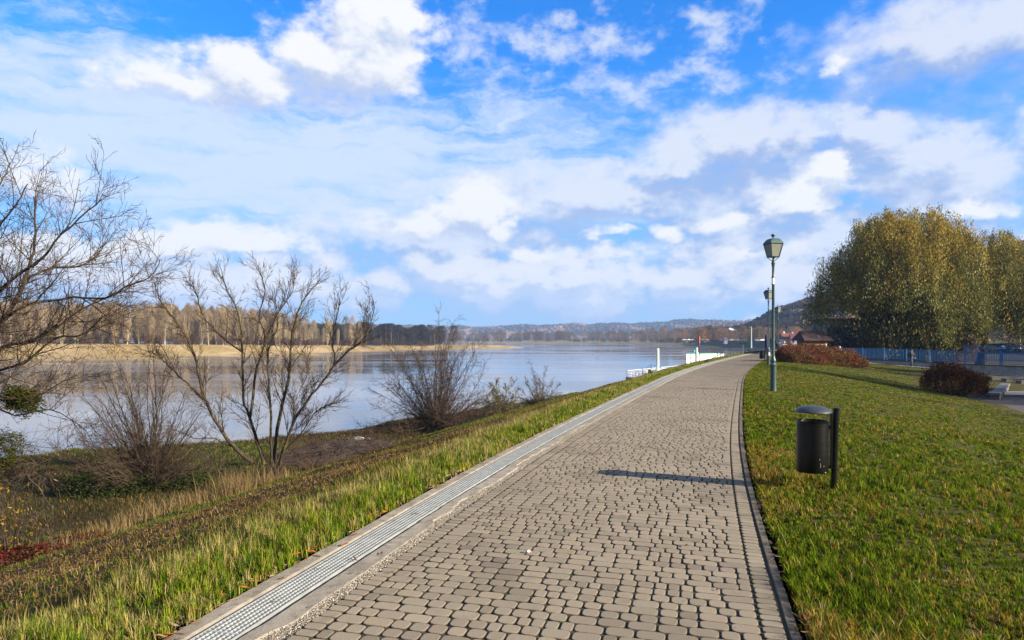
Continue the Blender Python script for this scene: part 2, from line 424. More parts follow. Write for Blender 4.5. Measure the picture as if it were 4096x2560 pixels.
sb = np.concatenate([np.arange(0, 30, .033), np.arange(30, 90, .066)])
A = np.stack([sb-.0022, sb+.0022], 1); A[sb > 30] += [-.003, .003]; A[::30] += [-.006, .006]
V = np.stack([ST(A[:, i], t, z) for t, z, i in ((-.507, -.028, 0), (-.507, .002, 0), (-.507, .002, 1), (-.507, -.028, 1), (-.291, -.028, 0), (-.291, .002, 0), (-.291, .002, 1), (-.291, -.028, 1))], 1)-np.array(go)
q = np.array([(0, 4, 5, 1), (1, 5, 6, 2), (2, 6, 7, 3)])
nobj('cross_bar', V.reshape(-1, 3), [((np.arange(len(sb))*8)[:, None, None]+q[None]).reshape(-1, 4)], M_zinc, gr, kind='stuff')
v, g = bars(-9, 90, [-.3985], -.04, -.015, .212, .5)
nobj('base_plate', v, g, mat('tray_steel', (.4, .43, .44), .5, .6, ns=14), gr)

# ------------------------------------------------------------------ grass and ground cover
M_blade = leafmat('grass_blade', .35)
def blades(B, h, w, az, lean, col, cz=None):
    n = len(B); ca, sa = np.cos(az), np.sin(az); px, py = -sa, ca
    tz = np.sqrt(np.clip(1-lean**2, .05, 1)); V = np.empty((n, 5, 3))
    for k, (ff, ww, ll) in enumerate(((0, 1, 0), (0, -1, 0), (.55, .75, .32), (.55, -.75, .32), (1, 0, 1.))):
        V[:, k, 0] = B[:, 0]+px*w*.5*ww+ca*lean*h*ll; V[:, k, 1] = B[:, 1]+py*w*.5*ww+sa*lean*h*ll; V[:, k, 2] = B[:, 2]-.01*(ff == 0)+h*ff*(tz if k < 4 else tz)
    b = (np.arange(n)*5)[:, None]
    return V.reshape(-1, 3), b+np.array([[0, 1, 3, 2]]), b+np.array([[2, 3, 4]]), np.repeat(col, 5, 0)
def tufts(n, k, sampler, sig):
    m = n//k; s, t = sampler(m); i = np.repeat(np.arange(m), k); n = m*k
    a = rng.uniform(0, 6.283, n); rr_ = np.abs(rng.normal(0, 1, n)); g = sig*(1+.035*s[i])*rr_
    return s[i]+g*np.sin(a), t[i]+g*np.cos(a), a, rr_, i, m
def grass(name, s, t, h, w, col, label, lean=None, mt=None, az=None):
    z = H(s, t); B = ST(s, t, z); n = len(s)
    if lean is None: lean = np.abs(rng.normal(.35, .25, n)).clip(0, .95)
    V, q, tr, c = blades(B, h, w, rng.uniform(0, 6.283, n) if az is None else az, lean, col)
    return nobj(name, V, [q, tr], mt or M_blade, col=c, kind='stuff', label=label)
def sample(n, s0, s1, k):       # more blades near the camera
    u = rng.random(n); return s0+(np.exp(u*math.log(1+(s1-s0)/k))-1)*k
def pal(n, cols, wts):
    c = np.array(cols)[rng.choice(len(cols), n, p=np.array(wts)/sum(wts))]
    return c*rng.uniform(.7, 1.3, (n, 1))*.72
GR = [(.12, .22, .010), (.25, .33, .02), (.06, .13, .01), (.46, .36, .13), (.36, .33, .04)]
# verge between the channel and the crest
s, t, az, ro, i, m = tufts(340000, 14, lambda m: (sample(m, 1.2, 100, 5), -.69-.92*rng.random(m)**.9), .022)
az = R(90-17)-az+rng.normal(0, .5, len(az))
cl = fbm(s, t, 3.2, 3)[:]; k = (cl > .27) & (t < -.64); s, t, az, ro, i, cl = s[k], t[k], az[k], ro[k], i[k], cl[k]; n = len(s)
dcr = sst((-t-1.05)/.45); nearedge = sst((-t-.6)/.25)
h = rng.uniform(.035, .12, n)*rng.uniform(.45, 1.55, m)[i]*(.35+1.4*cl)*(.4+.6*nearedge)*(1-.45*sst((s-12)/25))
w = np.clip(.0038+.0005*s*rng.uniform(.6, 1.4, n), .004, .03)
tn = rng.random(m)[i] < (.08+1.3*dcr*rng.random(m)[i]+.3*(vn(s, t, 1.3) > .62)); tn = np.where(rng.random(n) < .22, rng.random(n) < .5, tn)
tc_ = np.array(GR)[rng.choice(5, m, p=[.3, .25, .25, .05, .15])]*rng.uniform(.7, 1.3, (m, 1))*.72
col = np.where(tn[:, None], pal(n, [(.5, .4, .17), (.42, .3, .12), (.36, .34, .1)], [4, 2, 2]), tc_[i]*rng.uniform(.75, 1.25, (n, 1)))
grass('verge_grass', s, t, h, w, col, 'bright green and straw coloured grass verge beside the drain grate', lean=(.12+.3*ro+rng.normal(0, .12, n)).clip(0, .96), az=az)
# tall dry stems on the crest
n = 5200; s = sample(n, 2, 80, 6); t = -1.0-1.1*rng.random(n); k = vn(s, t, 1.7) > .45; s, t = s[k], t[k]; n = len(s)
grass('dry_stems', s, t, rng.uniform(.09, .24, n)*(1-.4*sst((s-12)/30)), .003+.0003*s, pal(n, [(.55, .43, .2), (.45, .33, .14)], [1, 1]), 'thin straw coloured seed stems along the crest of the bank', lean=rng.uniform(.05, .5, n))
# slope grass (short, tired) and longer dry grass lower down
n = 430000
s = sample(n, -3, 95, 9); t = -1.5-(shore(s)-2.5)*rng.random(n)**1.3
g = fbm(s, t, .55, 4); sl = -t
bl_ = sst((sl-6.5)/5+(fbm(s, t, .5, 3)-.5)*2.5); dens = .25+sst((g-.25)*5)*.75; dens = dens*(1-bl_)+bl_*( .9-.4*sst((sl-11)/2.5)*(1-sst((sl-14)/4)))+(sl < 2.6); k = rng.random(n) < dens; s, t, g, sl = s[k], t[k], g[k], sl[k]; n = len(s)
tall = sst((sl-11)/2)*(1-sst((sl-14.5)/3))*sst((fbm(s, t, .7, 3)-.57)*9)
h = rng.uniform(.04, .1, n)*(1+1.1*tall)*(1+.7*(sl < 2.8))+.06*sst((sl-13)/3); w = np.clip(.005+.0007*np.hypot(s, sl), 0, .035)
green = (vn(s+40, t, .16)+.25*(vn(s, t, 1.1)-.5)+.12*(sl < 4) > .42)[:, None]
cg = np.where(green, pal(n, [(.08, .14, .012), (.12, .18, .018), (.2, .18, .04)], [4, 3, 3]), pal(n, [(.13, .085, .03), (.09, .06, .02), (.07, .085, .02)], [3, 3, 2]))
cd = pal(n, [(.36, .25, .1), (.22, .13, .05), (.24, .19, .04)], [2, 1.5, 2])
col = np.where(rng.random((n, 1)) < np.where(sl < 8, .5, .15+.35*tall)[:, None], cd, cg)
grass('bank_grass', s, t, h, w, col, 'patchy brown and green grass on the river bank slope', lean=np.abs(rng.normal(.66, .25, n)).clip(0, .98))
# lawn
s, t, az, ro, i, m = tufts(960000, 10, lambda m: (lambda q: (q, W+.13+(19*rng.random(m)**1.25)*np.clip((q+4)/24, .28, 1)))(sample(m, 1.6, 100, 4.2)), .02)
az = R(90-17)-az+rng.normal(0, .8, len(az))
g = fbm(s, t, 1.1, 4); k = (g > .2) & (t > W+.075); s, t, g, az, ro, i = s[k], t[k], g[k], az[k], ro[k], i[k]; n = len(s)
big_ = (vn(s+9, t, .9) > .6)
h = rng.uniform(.02, .06, n)*rng.uniform(.5, 1.5, m)[i]*(.55+1.1*vn(s, t, 2.3)); h *= np.where(big_, 1.35, 1)*(1-.5*sst((s-12)/12)); w = np.clip(.0042+.00065*s, 0, .03)
gold = fbm(s+77, t, .42, 3)
gd = rng.random(m)[i] < sst((gold-.45)*4)*.85*(1-.75*sst((s-8)/7))+.06; gd = np.where(rng.random(n) < .25, rng.random(n) < .35, gd)
tc_ = np.array([(.12, .19, .01), (.2, .26, .018), (.055, .10, .01)])[rng.choice(3, m, p=[.4, .25, .35])]*rng.uniform(.7, 1.3, (m, 1))*.8
td_ = np.array([(.42, .28, .08), (.36, .27, .04), (.36, .17, .035), (.5, .4, .17)])[rng.choice(4, m, p=[.3, .35, .22, .13])]*rng.uniform(.7, 1.3, (m, 1))*.72
col = np.where(gd[:, None], td_[i], tc_[i])*rng.uniform(.75, 1.25, (n, 1))
XY = ST(s, t, 0.)
inpl = (XY[:, 1] > 29) & (XY[:, 0]-21.5 > (XY[:, 1]-29)*.42) & (XY[:, 1] < 62)
k = ~inpl
grass('lawn_grass', s[k], t[k], h[k], w[k], col[k], 'lawn of green and straw coloured grass sloping down from the path', lean=(.3+.28*ro[k]+rng.normal(0, .15, k.sum())).clip(0, .98), az=az[k])
# leaves
M_leaf = leafmat('dead_leaf', .15)
def leaves(name, s, t, size, col, label, zoff=.01, tilt=.35):
    n = len(s); z = np.where((t > -.72) & (t < W+.1), .006, H(s, t)+zoff)
    B = ST(s, t, z); a = rng.uniform(0, 6.28, n); c_, s_ = np.cos(a), np.sin(a)
    sh = np.array([(-1, 0, .0), (-.35, .34, .12), (.35, .3, .1), (1, 0, .25), (.35, -.3, .1), (-.35, -.34, .14)])
    x = sh[None, :, 0]*size[:, None]*.5; y = sh[None, :, 1]*size[:, None]*rng.uniform(.35, 1.1, (n, 1))*.5
    zz = sh[None, :, 2]*size[:, None]*rng.uniform(0, 1.2, (n, 1))+x*rng.normal(0, tilt*.4, (n, 1))+np.abs(x)*0+.004+np.abs(y)*rng.normal(0, tilt, (n, 1))
    V = B[:, None]+np.stack([x*c_[:, None]-y*s_[:, None], x*s_[:, None]+y*c_[:, None], np.maximum(zz, .001)], -1)
    b = (np.arange(n)*6)[:, None]
    return nobj(name, V.reshape(-1, 3), [np.concatenate([b+np.array([[0, 1, 2, 3]]), b+np.array([[0, 3, 4, 5]])])], M_leaf, col=np.repeat(col, 6, 0), kind='stuff', label=label)
LC = [(.32, .2, .14), (.45, .32, .24), (.2, .1, .05), (.5, .16, .03), (.26, .15, .1)]
n = 36000; s = sample(n, -3, 60, 9); t = -2.-11*rng.random(n)
k = (rng.random(n) < np.clip(1.2-np.abs(-t-6.5)/4.2, .05, 1)*(1.1-.6*sst((s-18)/10))); s, t = s[k], t[k]; n = len(s)
leaves('leaf_litter', s, t, rng.uniform(.025, .07, n)*(1+s*.008), pal(n, LC, [4, 2, 5, .15, 4])*.72, 'brown and greyish fallen leaves covering the bank slope', .03, .6)
n = 900; s = sample(n, 2.5, 40, 6); t = -.76+rng.normal(0, .075, n); c = pal(n, LC, [2, 2, 2, 3, 1])
leaves('fallen_leaves', s, t, rng.uniform(.035, .11, n), c, 'orange and pale fallen leaves along the edge of the verge', .012, .5)
n = 300; s = sample(n, 2.5, 40, 6); t = W+.06+np.abs(rng.normal(0, .07, n)); leaves('kerb_leaves', s, t, rng.uniform(.025, .07, n), pal(n, LC, [4, 5, 1, 1, 2]), 'small grey fallen leaves along the kerb of the lawn', .015)
n = 420; s = sample(n, 2.5, 45, 6); t = W+.3+9*rng.random(n); leaves('lawn_leaves', s, t, rng.uniform(.03, .085, n), pal(n, [(.5, .17, .04), (.45, .38, .34), (.25, .1, .04)], [3, 2, 4]), 'scattered orange and brown leaves lying on the lawn', .045)
n = 120; s = sample(n, 3, 40, 8); t = np.where(rng.random(n) < .5, -.5+rng.random(n)*.45, -.5+rng.random(n)*3.1); leaves('path_leaves', s, t, rng.uniform(.02, .06, n), pal(n, [(.2, .07, .05), (.12, .06, .05), (.4, .3, .25)], [3, 3, 1]), 'few small dark leaves lying on the grate and paving', .006)
# moss tufts in the joints
n = 5200; s = sample(n, 3, 40, 6); t = rng.random(n)*W
cc = vn(s, t, 2.1); k = (cc > .72) | (rng.random(n) < .04); s, t = s[k], t[k]; n = len(s)
s = -9+np.round((s+9)/.1185)*.1185-.001+rng.normal(0, .002, n)
B = ST(s, t, np.full(n, -.014)); V, q, tr, c = blades(B, rng.uniform(.008, .018, n), np.full(n, .006), rng.uniform(0, 6.28, n), rng.uniform(.1, .8, n), pal(n, [(.2, .22, .02), (.35, .27, .1), (.12, .15, .02)], [3, 1, 2]))
nobj('joint_moss', V, [q, tr], M_blade, col=c, kind='stuff', label='yellow green moss growing in the joints between paving stones')
# crumpled pink and white paper scrap on the path
b = MB(); bx, by = X(2113, 5.42), 5.42
pp = [(math.cos(a)*r_*.03, math.sin(a)*r_*.024, z_) for a, r_, z_ in [(0, 1, .004), (.8, .6, .02), (1.5, 1.1, .005), (2.4, .7, .022), (3.2, 1, .004), (4.1, .6, .018), (5, 1.1, .006), (5.6, .5, .02)]]
b.add([(0, 0, .028)]+pp, [(0, i+1, (i+1) % 8+1) for i in range(8)])
o = b.build('paper_scrap', mat('pink_paper', (.85, .75, .78), .8, c2=(.7, .15, .25), ns=40), label='tiny crumpled pink and white paper scrap lying on the paving', cat='litter'); o.location = (bx, by, .002)
# ------------------------------------------------------------------ water and far land
def m_water():
    m, t = new_mat('river_water')
    tc = t.node('ShaderNodeTexCoord').outputs['Object']
    mp = t.node('ShaderNodeMapping', {'Vector': tc, 'Scale': (.35, 1., 1.), 'Rotation': (0, 0, R(-14))}).outputs[0]
    n1 = t.noise(mp, 1.6, 4, .6); n2 = t.noise(mp, .045, 3, .5); n3 = t.noise(mp, .25, 3, .55)
    amp = t.ss(n2, .4, .62, .25, 1.)
    h = t.m('ADD', t.m('MULTIPLY', n1, .035), t.m('MULTIPLY', n3, .12)); h = t.m('MULTIPLY', h, amp)
    b = t.node('ShaderNodeBsdfPrincipled', {'Base Color': (.13, .125, .13, 1), 'Roughness': t.ss(n2, .4, .65, .05, .16), 'IOR': 1.34, 'Specular IOR Level': .7})
    bn = t.node('ShaderNodeBump', {'Strength': .22, 'Distance': 1., 'Height': h}); t.l.new(bn.outputs[0], b.inputs['Normal'])
    t.l.new(b.outputs[0], t.out.inputs[0]); return m
nobj('river_water', [(-3000, -60, -5), (3000, -60, -5), (3000, 3600, -5), (-3000, 3600, -5)], [[(0, 1, 2, 3)]], m_water(), kind='structure')
def land(name, line, side, prof, m, hs=None, **kw):
    """strip of land inland of a shoreline; prof = [(inland distance, z)]"""
    L = np.array(line, float); d = np.concatenate([[0], np.cumsum(np.hypot(*np.diff(L, axis=0).T))])
    q = np.arange(0, d[-1], 6.); x = np.interp(q, d, L[:, 0]); y = np.interp(q, d, L[:, 1])
    k = np.ones(9)/9; xs = np.convolve(np.pad(x, 4, 'edge'), k, 'valid'); ys = np.convolve(np.pad(y, 4, 'edge'), k, 'valid')
    k2 = np.ones(31)/31; xn = np.convolve(np.pad(x, 15, 'reflect', reflect_type='odd'), k2, 'valid'); yn = np.convolve(np.pad(y, 15, 'reflect', reflect_type='odd'), k2, 'valid')
    gx = np.gradient(xn); gy = np.gradient(yn); g = np.hypot(gx, gy); nx, ny = -gy/g*side, gx/g*side
    f = hs(q/d[-1]) if hs else np.ones(len(q))
    O = np.array([p[0] for p in prof]); Z = np.array([p[1] for p in prof])
    O2 = O[None]+(fbm(q, q*0, .03, 3)[:, None]-.5)*12*(O[None] < 40)
    z = -5+(Z[None]+5)*f[:, None]+(fbm(q[:, None]+0*O2, O2, .09, 4)-.5)*np.clip(O[None]/10, 0, 1)*1.6
    V = np.stack([xs[:, None]+nx[:, None]*O2, ys[:, None]+ny[:, None]*O2, z], -1); idx = np.arange(z.size).reshape(z.shape)
    qd = np.stack([idx[:-1, :-1], idx[1:, :-1], idx[1:, 1:], idx[:-1, 1:]], -1).reshape(-1, 4)
    if side > 0: qd = qd[:, ::-1]
    nobj(name, V.reshape(-1, 3), [qd], m, smooth=True, **kw)
    return np.stack([xs, ys], 1), np.stack([nx, ny], 1), f
def m_sand(name, a, b_, c_, sc_=.06):
    m, t = new_mat(name)
    g = t.node('ShaderNodeNewGeometry').outputs['Position']
    n1 = t.noise(g, sc_, 5, .6); n2 = t.noise(g, .6, 5, .7)
    c = t.mix(t.ss(n1, .42, .56), a, b_); c = t.mix(t.ss(n2, .5, .7, 0, .8), c, c_)
    b = t.node('ShaderNodeBsdfPrincipled', {'Base Color': c, 'Roughness': .95, 'Specular IOR Level': .1})
    bn = t.node('ShaderNodeBump', {'Strength': 1, 'Distance': .5, 'Height': n2}); t.l.new(bn.outputs[0], b.inputs['Normal'])
    t.l.new(b.outputs[0], t.out.inputs[0]); return m
M_sand = m_sand('bank_sand', (.42, .31, .17), (.3, .22, .09), (.13, .1, .045))
island, isn, isf = land('far_sand_bank', [(-520, 200), (-300, 245), (-202, 266), (-150, 280), (-117, 302), (-96, 345), (-81, 406), (-50, 460), (-21, 508), (14, 542)], 1,
     [(-8, -5.6), (0, -5.02), (3, -4.4), (9, -3.2), (14, -1.6), (22, -.6), (40, -.2), (300, .2)], M_sand, hs=lambda u: 1-.62*sst((u-.45)/.5), kind='structure')
nobj('sand_spit', *(lambda c: (np.array([(-100, 290, -5.1), (-82, 279, -5.05), (-76, 281, -5.05), (-84, 284, -4.6), (-100, 297, -4.2), (-120, 300, -4.4), (-120, 288, -5.1)]), [[(0, 1, 2, 3)], [(0, 3, 4, 5)], [(0, 5, 6)]]))(0), M_sand, kind='structure')
M_rb = m_sand('right_bank_soil', (.28, .22, .12), (.2, .17, .08), (.12, .1, .05))
rbank, rbn, rbf = land('far_wooded_bank', [(-220, 1300), (-60, 1200), (20, 1160), (95, 1110), (140, 1060), (172, 980), (170, 820), (167, 704), (163, 600)], 1,
     [(-8, -5.6), (0, -5.02), (6, -4.0), (20, -3.0), (60, -2.2), (400, -1.5)], M_rb, kind='structure')
M_emb = m_sand('embankment_grass', (.07, .075, .04), (.055, .06, .035), (.12, .1, .06))
eb, ebn, ebf = land('far_embankment', [(163, 660), (160, 610), (166, 570), (182, 535), (196, 500), (190, 420), (168, 340), (130, 260), (98, 215), (70, 172)], 1,
     [(-8, -5.6), (0, -5.02), (4, -4.2), (12, -3.6), (15, -3.2), (34, .4), (44, .5), (500, .4)], M_emb, kind='structure')

# ------------------------------------------------------------------ hills
def crowns(C, Rr, m, name, parent=None, **kw):
    """rounded crowns seen from far away, merged (a far wood)"""
    base = []
    phi = (1+5**.5)/2
    ico = np.array([(-1, phi, 0), (1, phi, 0), (-1, -phi, 0), (1, -phi, 0), (0, -1, phi), (0, 1, phi), (0, -1, -phi), (0, 1, -phi), (phi, 0, -1), (phi, 0, 1), (-phi, 0, -1), (-phi, 0, 1)])
    ico /= np.linalg.norm(ico[0])
    fa = np.array([(0, 11, 5), (0, 5, 1), (0, 1, 7), (0, 7, 10), (0, 10, 11), (1, 5, 9), (5, 11, 4), (11, 10, 2), (10, 7, 6), (7, 1, 8), (3, 9, 4), (3, 4, 2), (3, 2, 6), (3, 6, 8), (3, 8, 9), (4, 9, 5), (2, 4, 11), (6, 2, 10), (8, 6, 7), (9, 8, 1)])
    n = len(C); V = C[:, None]+ico[None]*Rr[:, None, None]*rng.uniform(.6, 1.25, (n, 12, 1))*np.array([1, 1, 1.1])
    return V.reshape(-1, 3), ((np.arange(n)*12)[:, None, None]+fa[None]).reshape(-1, 3)
M_hillw = mat('hill_wood', (1, 1, 1), .95, var=.3, ns=.3, attr=True, spec=.1)
def hill(name, sil, D0, D1, D2, base, ncr, rad, pal_, wts, label, seed=0):
    px = np.array([a for a, b in sil], float); py = np.array([b for a, b in sil], float)
    u = np.linspace(px[0], px[-1], 140)
    top = HC+(YH-np.interp(u, px, py))/F_*D1
    top = top+(fbm(u, u*0+seed, .02, 4)-.5)*(D1*.006)
    vv = np.concatenate([np.linspace(0, 1, 26), [1.15, 1.4]])
    D = np.interp(vv, [0, 1, 1.4], [D0, D1, D2])
    sh = np.where(vv <= 1, sst(vv**.8), 1-(vv-1)*.5)
    Xg = (u[:, None]-2048)/F_*(D1*.5+D[None]*.5); Yg = np.repeat(D[None], len(u), 0)
    Z = base+(top[:, None]-base)*sh[None]*(1-.25*(fbm(u[:, None]*.01+0*D, D[None]*.004*300/D1+0*u[:, None], 3, 3)-.4)*(4*vv*(1-vv)).clip(0, 1)[None])
    V = np.stack([Xg, Yg, Z], -1); idx = np.arange(Z.size).reshape(Z.shape)
    q = np.stack([idx[:-1, :-1], idx[:-1, 1:], idx[1:, 1:], idx[1:, :-1]], -1).reshape(-1, 4)[:, ::-1]
    nobj(name, V.reshape(-1, 3), [q], mat(name+'_soil', (.09, .07, .055), .95, ns=.02), smooth=True, kind='structure')
    a = rng.random(ncr)*(len(u)-1.01); b = rng.random(ncr)**.8*25.9; ai = a.astype(int); bi = b.astype(int); fa, fb = a-ai, b-bi
    C = (V[ai, bi]*(1-fa)[:, None]+V[ai+1, bi]*fa[:, None])*(1-fb)[:, None]+(V[ai, bi+1]*(1-fa)[:, None]+V[ai+1, bi+1]*fa[:, None])*fb[:, None]
    Rr = rad*rng.uniform(.6, 1.35, ncr); C[:, 2] += Rr*.5
    Vc, Fc = crowns(C, Rr, None, name)
    patch = fbm(C[:, 0], C[:, 2]*4, 1.2/rad/8, 3)
    col = np.where((patch > .58)[:, None], np.array(pal_[-1])[None]*rng.uniform(.6, 1.2, (ncr, 1)), pal(ncr, pal_, wts))
    nobj(label[0], Vc, [Fc], M_hillw, col=np.repeat(col, 12, 0), smooth=False, kind='stuff', label=label[1])
PW = [(.09, .055, .04), (.07, .05, .045), (.16, .07, .03), (.05, .05, .03), (.22, .13, .08)]
hill('near_hill', [(2960, 1345), (3038, 1297), (3075, 1274), (3130, 1245), (3186, 1227), (3233, 1215), (3292, 1197), (3500, 1130), (3800, 1050), (4096, 985), (4400, 930), (4900, 880)], 400, 680, 900, -2, 16000, 3.2, PW, [5, 5, 1.2, 2, 1.2], ('hillside_wood', 'bare purple brown wood with a few orange trees covering the steep hill on the right'), 3)
hill('distant_ridge', [(-700, 1215), (-200, 1232), (0, 1246), (200, 1262), (500, 1295), (1950, 1320), (2100, 1314), (2300, 1310), (2500, 1305), (2700, 1295), (2850, 1290), (3050, 1291), (3400, 1280)], 2300, 3000, 3300, -4, 22000, 9, PW, [4, 4, 1, 3, .6], ('ridge_wood', 'hazy blue wooded ridge on the horizon'), 8)
hill('middle_ridge', [(2640, 1362), (2700, 1345), (2780, 1325), (2860, 1312), (2940, 1304), (3100, 1300), (3400, 1290)], 1500, 1950, 2200, -4, 9000, 7, PW, [4, 4, 1, 3, 1], ('ridge_wood', 'hazy blue wooded spur in front of the distant ridge'), 12)

# ------------------------------------------------------------------ trees
def segmesh(S, n):
    S = np.asarray(S, float); p0, r0, p1, r1 = S[:, :3], S[:, 3], S[:, 4:7], S[:, 7]
    d = p1-p0; d /= np.linalg.norm(d, axis=1, keepdims=True)+1e-9
    ref = np.where(np.abs(d[:, 2:3]) < .9, np.array([[0, 0, 1.]]), np.array([[1., 0, 0]]))
    u = np.cross(d, ref); u /= np.linalg.norm(u, axis=1, keepdims=True); v = np.cross(d, u)
    a = np.arange(n)*2*math.pi/n; ring = u[:, None]*np.cos(a)[None, :, None]+v[:, None]*np.sin(a)[None, :, None]
    V = np.stack([p0[:, None]-d[:, None]*r0[:, None, None]*.25+ring*r0[:, None, None], p1[:, None]+d[:, None]*r1[:, None, None]*.25+ring*r1[:, None, None]], 1)
    k = np.arange(n); k2 = (k+1) % n; q = np.stack([k, k2, n+k2, n+k], -1)
    return V.reshape(-1, 3), ((np.arange(len(S))*2*n)[:, None, None]+q[None]).reshape(-1, 4)
def nrm(v):
    l = math.sqrt(v[0]*v[0]+v[1]*v[1]+v[2]*v[2])+1e-9; return (v[0]/l, v[1]/l, v[2]/l)
def branch(S, p, d, L, r, lv, pr, rr, pts=None, rend=None):
    """one limb with its side shoots; S collects (x,y,z,r, x,y,z,r, level)"""
    seg = pr['seg'][lv]; up = pr['up'][lv]; wob = pr['wob'][lv]
    if pts is None: n = max(2, int(L/seg))
    else: n = len(pts)-1; L = sum(math.dist(pts[i], pts[i+1]) for i in range(n))
    re = (r*pr['end'] if rend is None else rend)
    q = p
    for i in range(n):
        f0, f1 = i/n, (i+1)/n
        if pts is None:
            d = nrm((d[0]+rr.gauss(0, wob), d[1]+rr.gauss(0, wob), d[2]+rr.gauss(0, wob)+up))
            l = L/n; q2 = (q[0]+d[0]*l, q[1]+d[1]*l, q[2]+d[2]*l)
        else: q, q2 = pts[i], pts[i+1]; d = nrm((q2[0]-q[0], q2[1]-q[1], q2[2]-q[2])); l = math.dist(q, q2)
        a, b = r+(re-r)*f0, r+(re-r)*f1
        S.append((*q, a, *q2, b, lv))
        if lv < pr['lv'] and f1 > pr['bare'][lv]:
            k = pr['kids'][lv]*l
            k = int(k)+(rr.random() < k-int(k))
            for _ in range(k):
                an = R(rr.uniform(*pr['ang'])); ro = rr.uniform(0, 6.283)
                ref = (0, 0, 1) if abs(d[2]) < .9 else (1, 0, 0)
                u = nrm((d[1]*ref[2]-d[2]*ref[1], d[2]*ref[0]-d[0]*ref[2], d[0]*ref[1]-d[1]*ref[0])); v = (d[1]*u[2]-d[2]*u[1], d[2]*u[0]-d[0]*u[2], d[0]*u[1]-d[1]*u[0])
                cd = tuple(d[j]*math.cos(an)+(u[j]*math.cos(ro)+v[j]*math.sin(ro))*math.sin(an) for j in range(3))
                w = rr.random(); st_ = tuple(q[j]+(q2[j]-q[j])*w for j in range(3))
                cl = pr['len'][lv]*rr.uniform(.55, 1.25)*(1-.45*f1)
                cr = max(pr['rmin'], min((a+b)/2*.62, cl*pr['thick']))
                branch(S, st_, cd, cl, cr, lv+1, pr, rr)
        q = q2
def smoothpts(pts, r_, sub=4, jit=0.):
    P_ = [Vector(p) for p in pts]; out = []
    for i in range(len(P_)-1):
        a, b, c, d = P_[max(i-1, 0)], P_[i], P_[i+1], P_[min(i+2, len(P_)-1)]
        for k in range(sub):
            t = k/sub; out.append(.5*((2*b)+(c-a)*t+(2*a-5*b+4*c-d)*t*t+(3*b-a-3*c+d)*t**3)+Vector((r_.gauss(0, jit), r_.gauss(0, jit), r_.gauss(0, jit))))
    out.append(P_[-1]); return [tuple(v) for v in out]
def m_bark(name, a, b_, moss=None):
    m, t = new_mat(name)
    tc = t.node('ShaderNodeTexCoord').outputs['Object']
    n1 = t.noise(tc, 5, 5, .65); n2 = t.noise(tc, 40, 4, .6); n3 = t.noise(tc, 1.7, 4, .6)
    c = t.mix(t.ss(n2, .3, .7), a, b_)
    if moss: c = t.mix(t.ss(n1, .5, .66, 0, .8), c, moss)
    b = t.node('ShaderNodeBsdfPrincipled', {'Base Color': c, 'Roughness': .9, 'Specular IOR Level': .2})
    bn = t.node('ShaderNodeBump', {'Strength': 1, 'Distance': .01, 'Height': n2}); t.l.new(bn.outputs[0], b.inputs['Normal'])
    t.l.new(b.outputs[0], t.out.inputs[0]); return m
M_bark = m_bark('bark_lichen', (.052, .04, .03), (.028, .022, .017), (.11, .095, .018))
M_barkd = m_bark('bark_dark', (.05, .038, .028), (.026, .02, .015), (.08, .075, .025))
M_twig = m_bark('twig', (.075, .048, .032), (.045, .03, .022))
M_twigr = m_bark('twig_red', (.075, .045, .034), (.045, .03, .026))
def tree_obj(name, S, label, cat, base, group=None, mt=M_bark, mw=M_twig, cut=1, leaf=None, kname=('trunk', 'crown')):
    root = empty(name, base, label=label, cat=cat, **({'group': group} if group else {}))
    A = np.array(S, float); A[:, :3] -= base; A[:, 4:7] -= base
    big = A[:, 8] <= cut
    v, f = segmesh(A[big], 7); nobj(kname[0], v, [f], mt, root, smooth=True)
    if (~big).any(): v, f = segmesh(A[~big], 3); nobj(kname[1], v, [f], mw, root)
    if leaf is not None:
        B, c, sz = leaf; nobj('leaves', *leafquads(B-np.array(base), c, sz), parent=root)
    return root
def leafquads_raw(B, sz, asp=.35, droop=0.):
    n = len(B); d = rng.normal(0, 1, (n, 3)); d[:, 2] = d[:, 2]*.6-droop; d /= np.linalg.norm(d, axis=1, keepdims=True)
    u = np.cross(d, rng.normal(0, 1, (n, 3))); u /= np.linalg.norm(u, axis=1, keepdims=True)
    sz = np.broadcast_to(sz, (n,))[:, None]
    V = np.stack([B-d*sz*.5, B+u*sz*asp*.5, B+d*sz*.5, B-u*sz*asp*.5], 1)
    return V.reshape(-1, 3), (np.arange(n)*4)[:, None]+np.array([[0, 1, 2, 3]])
M_foli = leafmat('foliage', .3)
def leafobj(name, B, sz, col, parent=None, asp=.35, droop=0., mt=None, **kw):
    v, f = leafquads_raw(B, sz, asp, droop)
    return nobj(name, v, [f], mt or M_foli, parent, col=np.repeat(col, 4, 0), **kw)
def on_twigs(S, n, lvmin=2, spread=.04):
    A = np.array(S); A = A[A[:, 8] >= lvmin]; i = rng.integers(0, len(A), n); f = rng.random((n, 1))
    return A[i, :3]*(1-f)+A[i, 4:7]*f+rng.normal(0, spread, (n, 3))
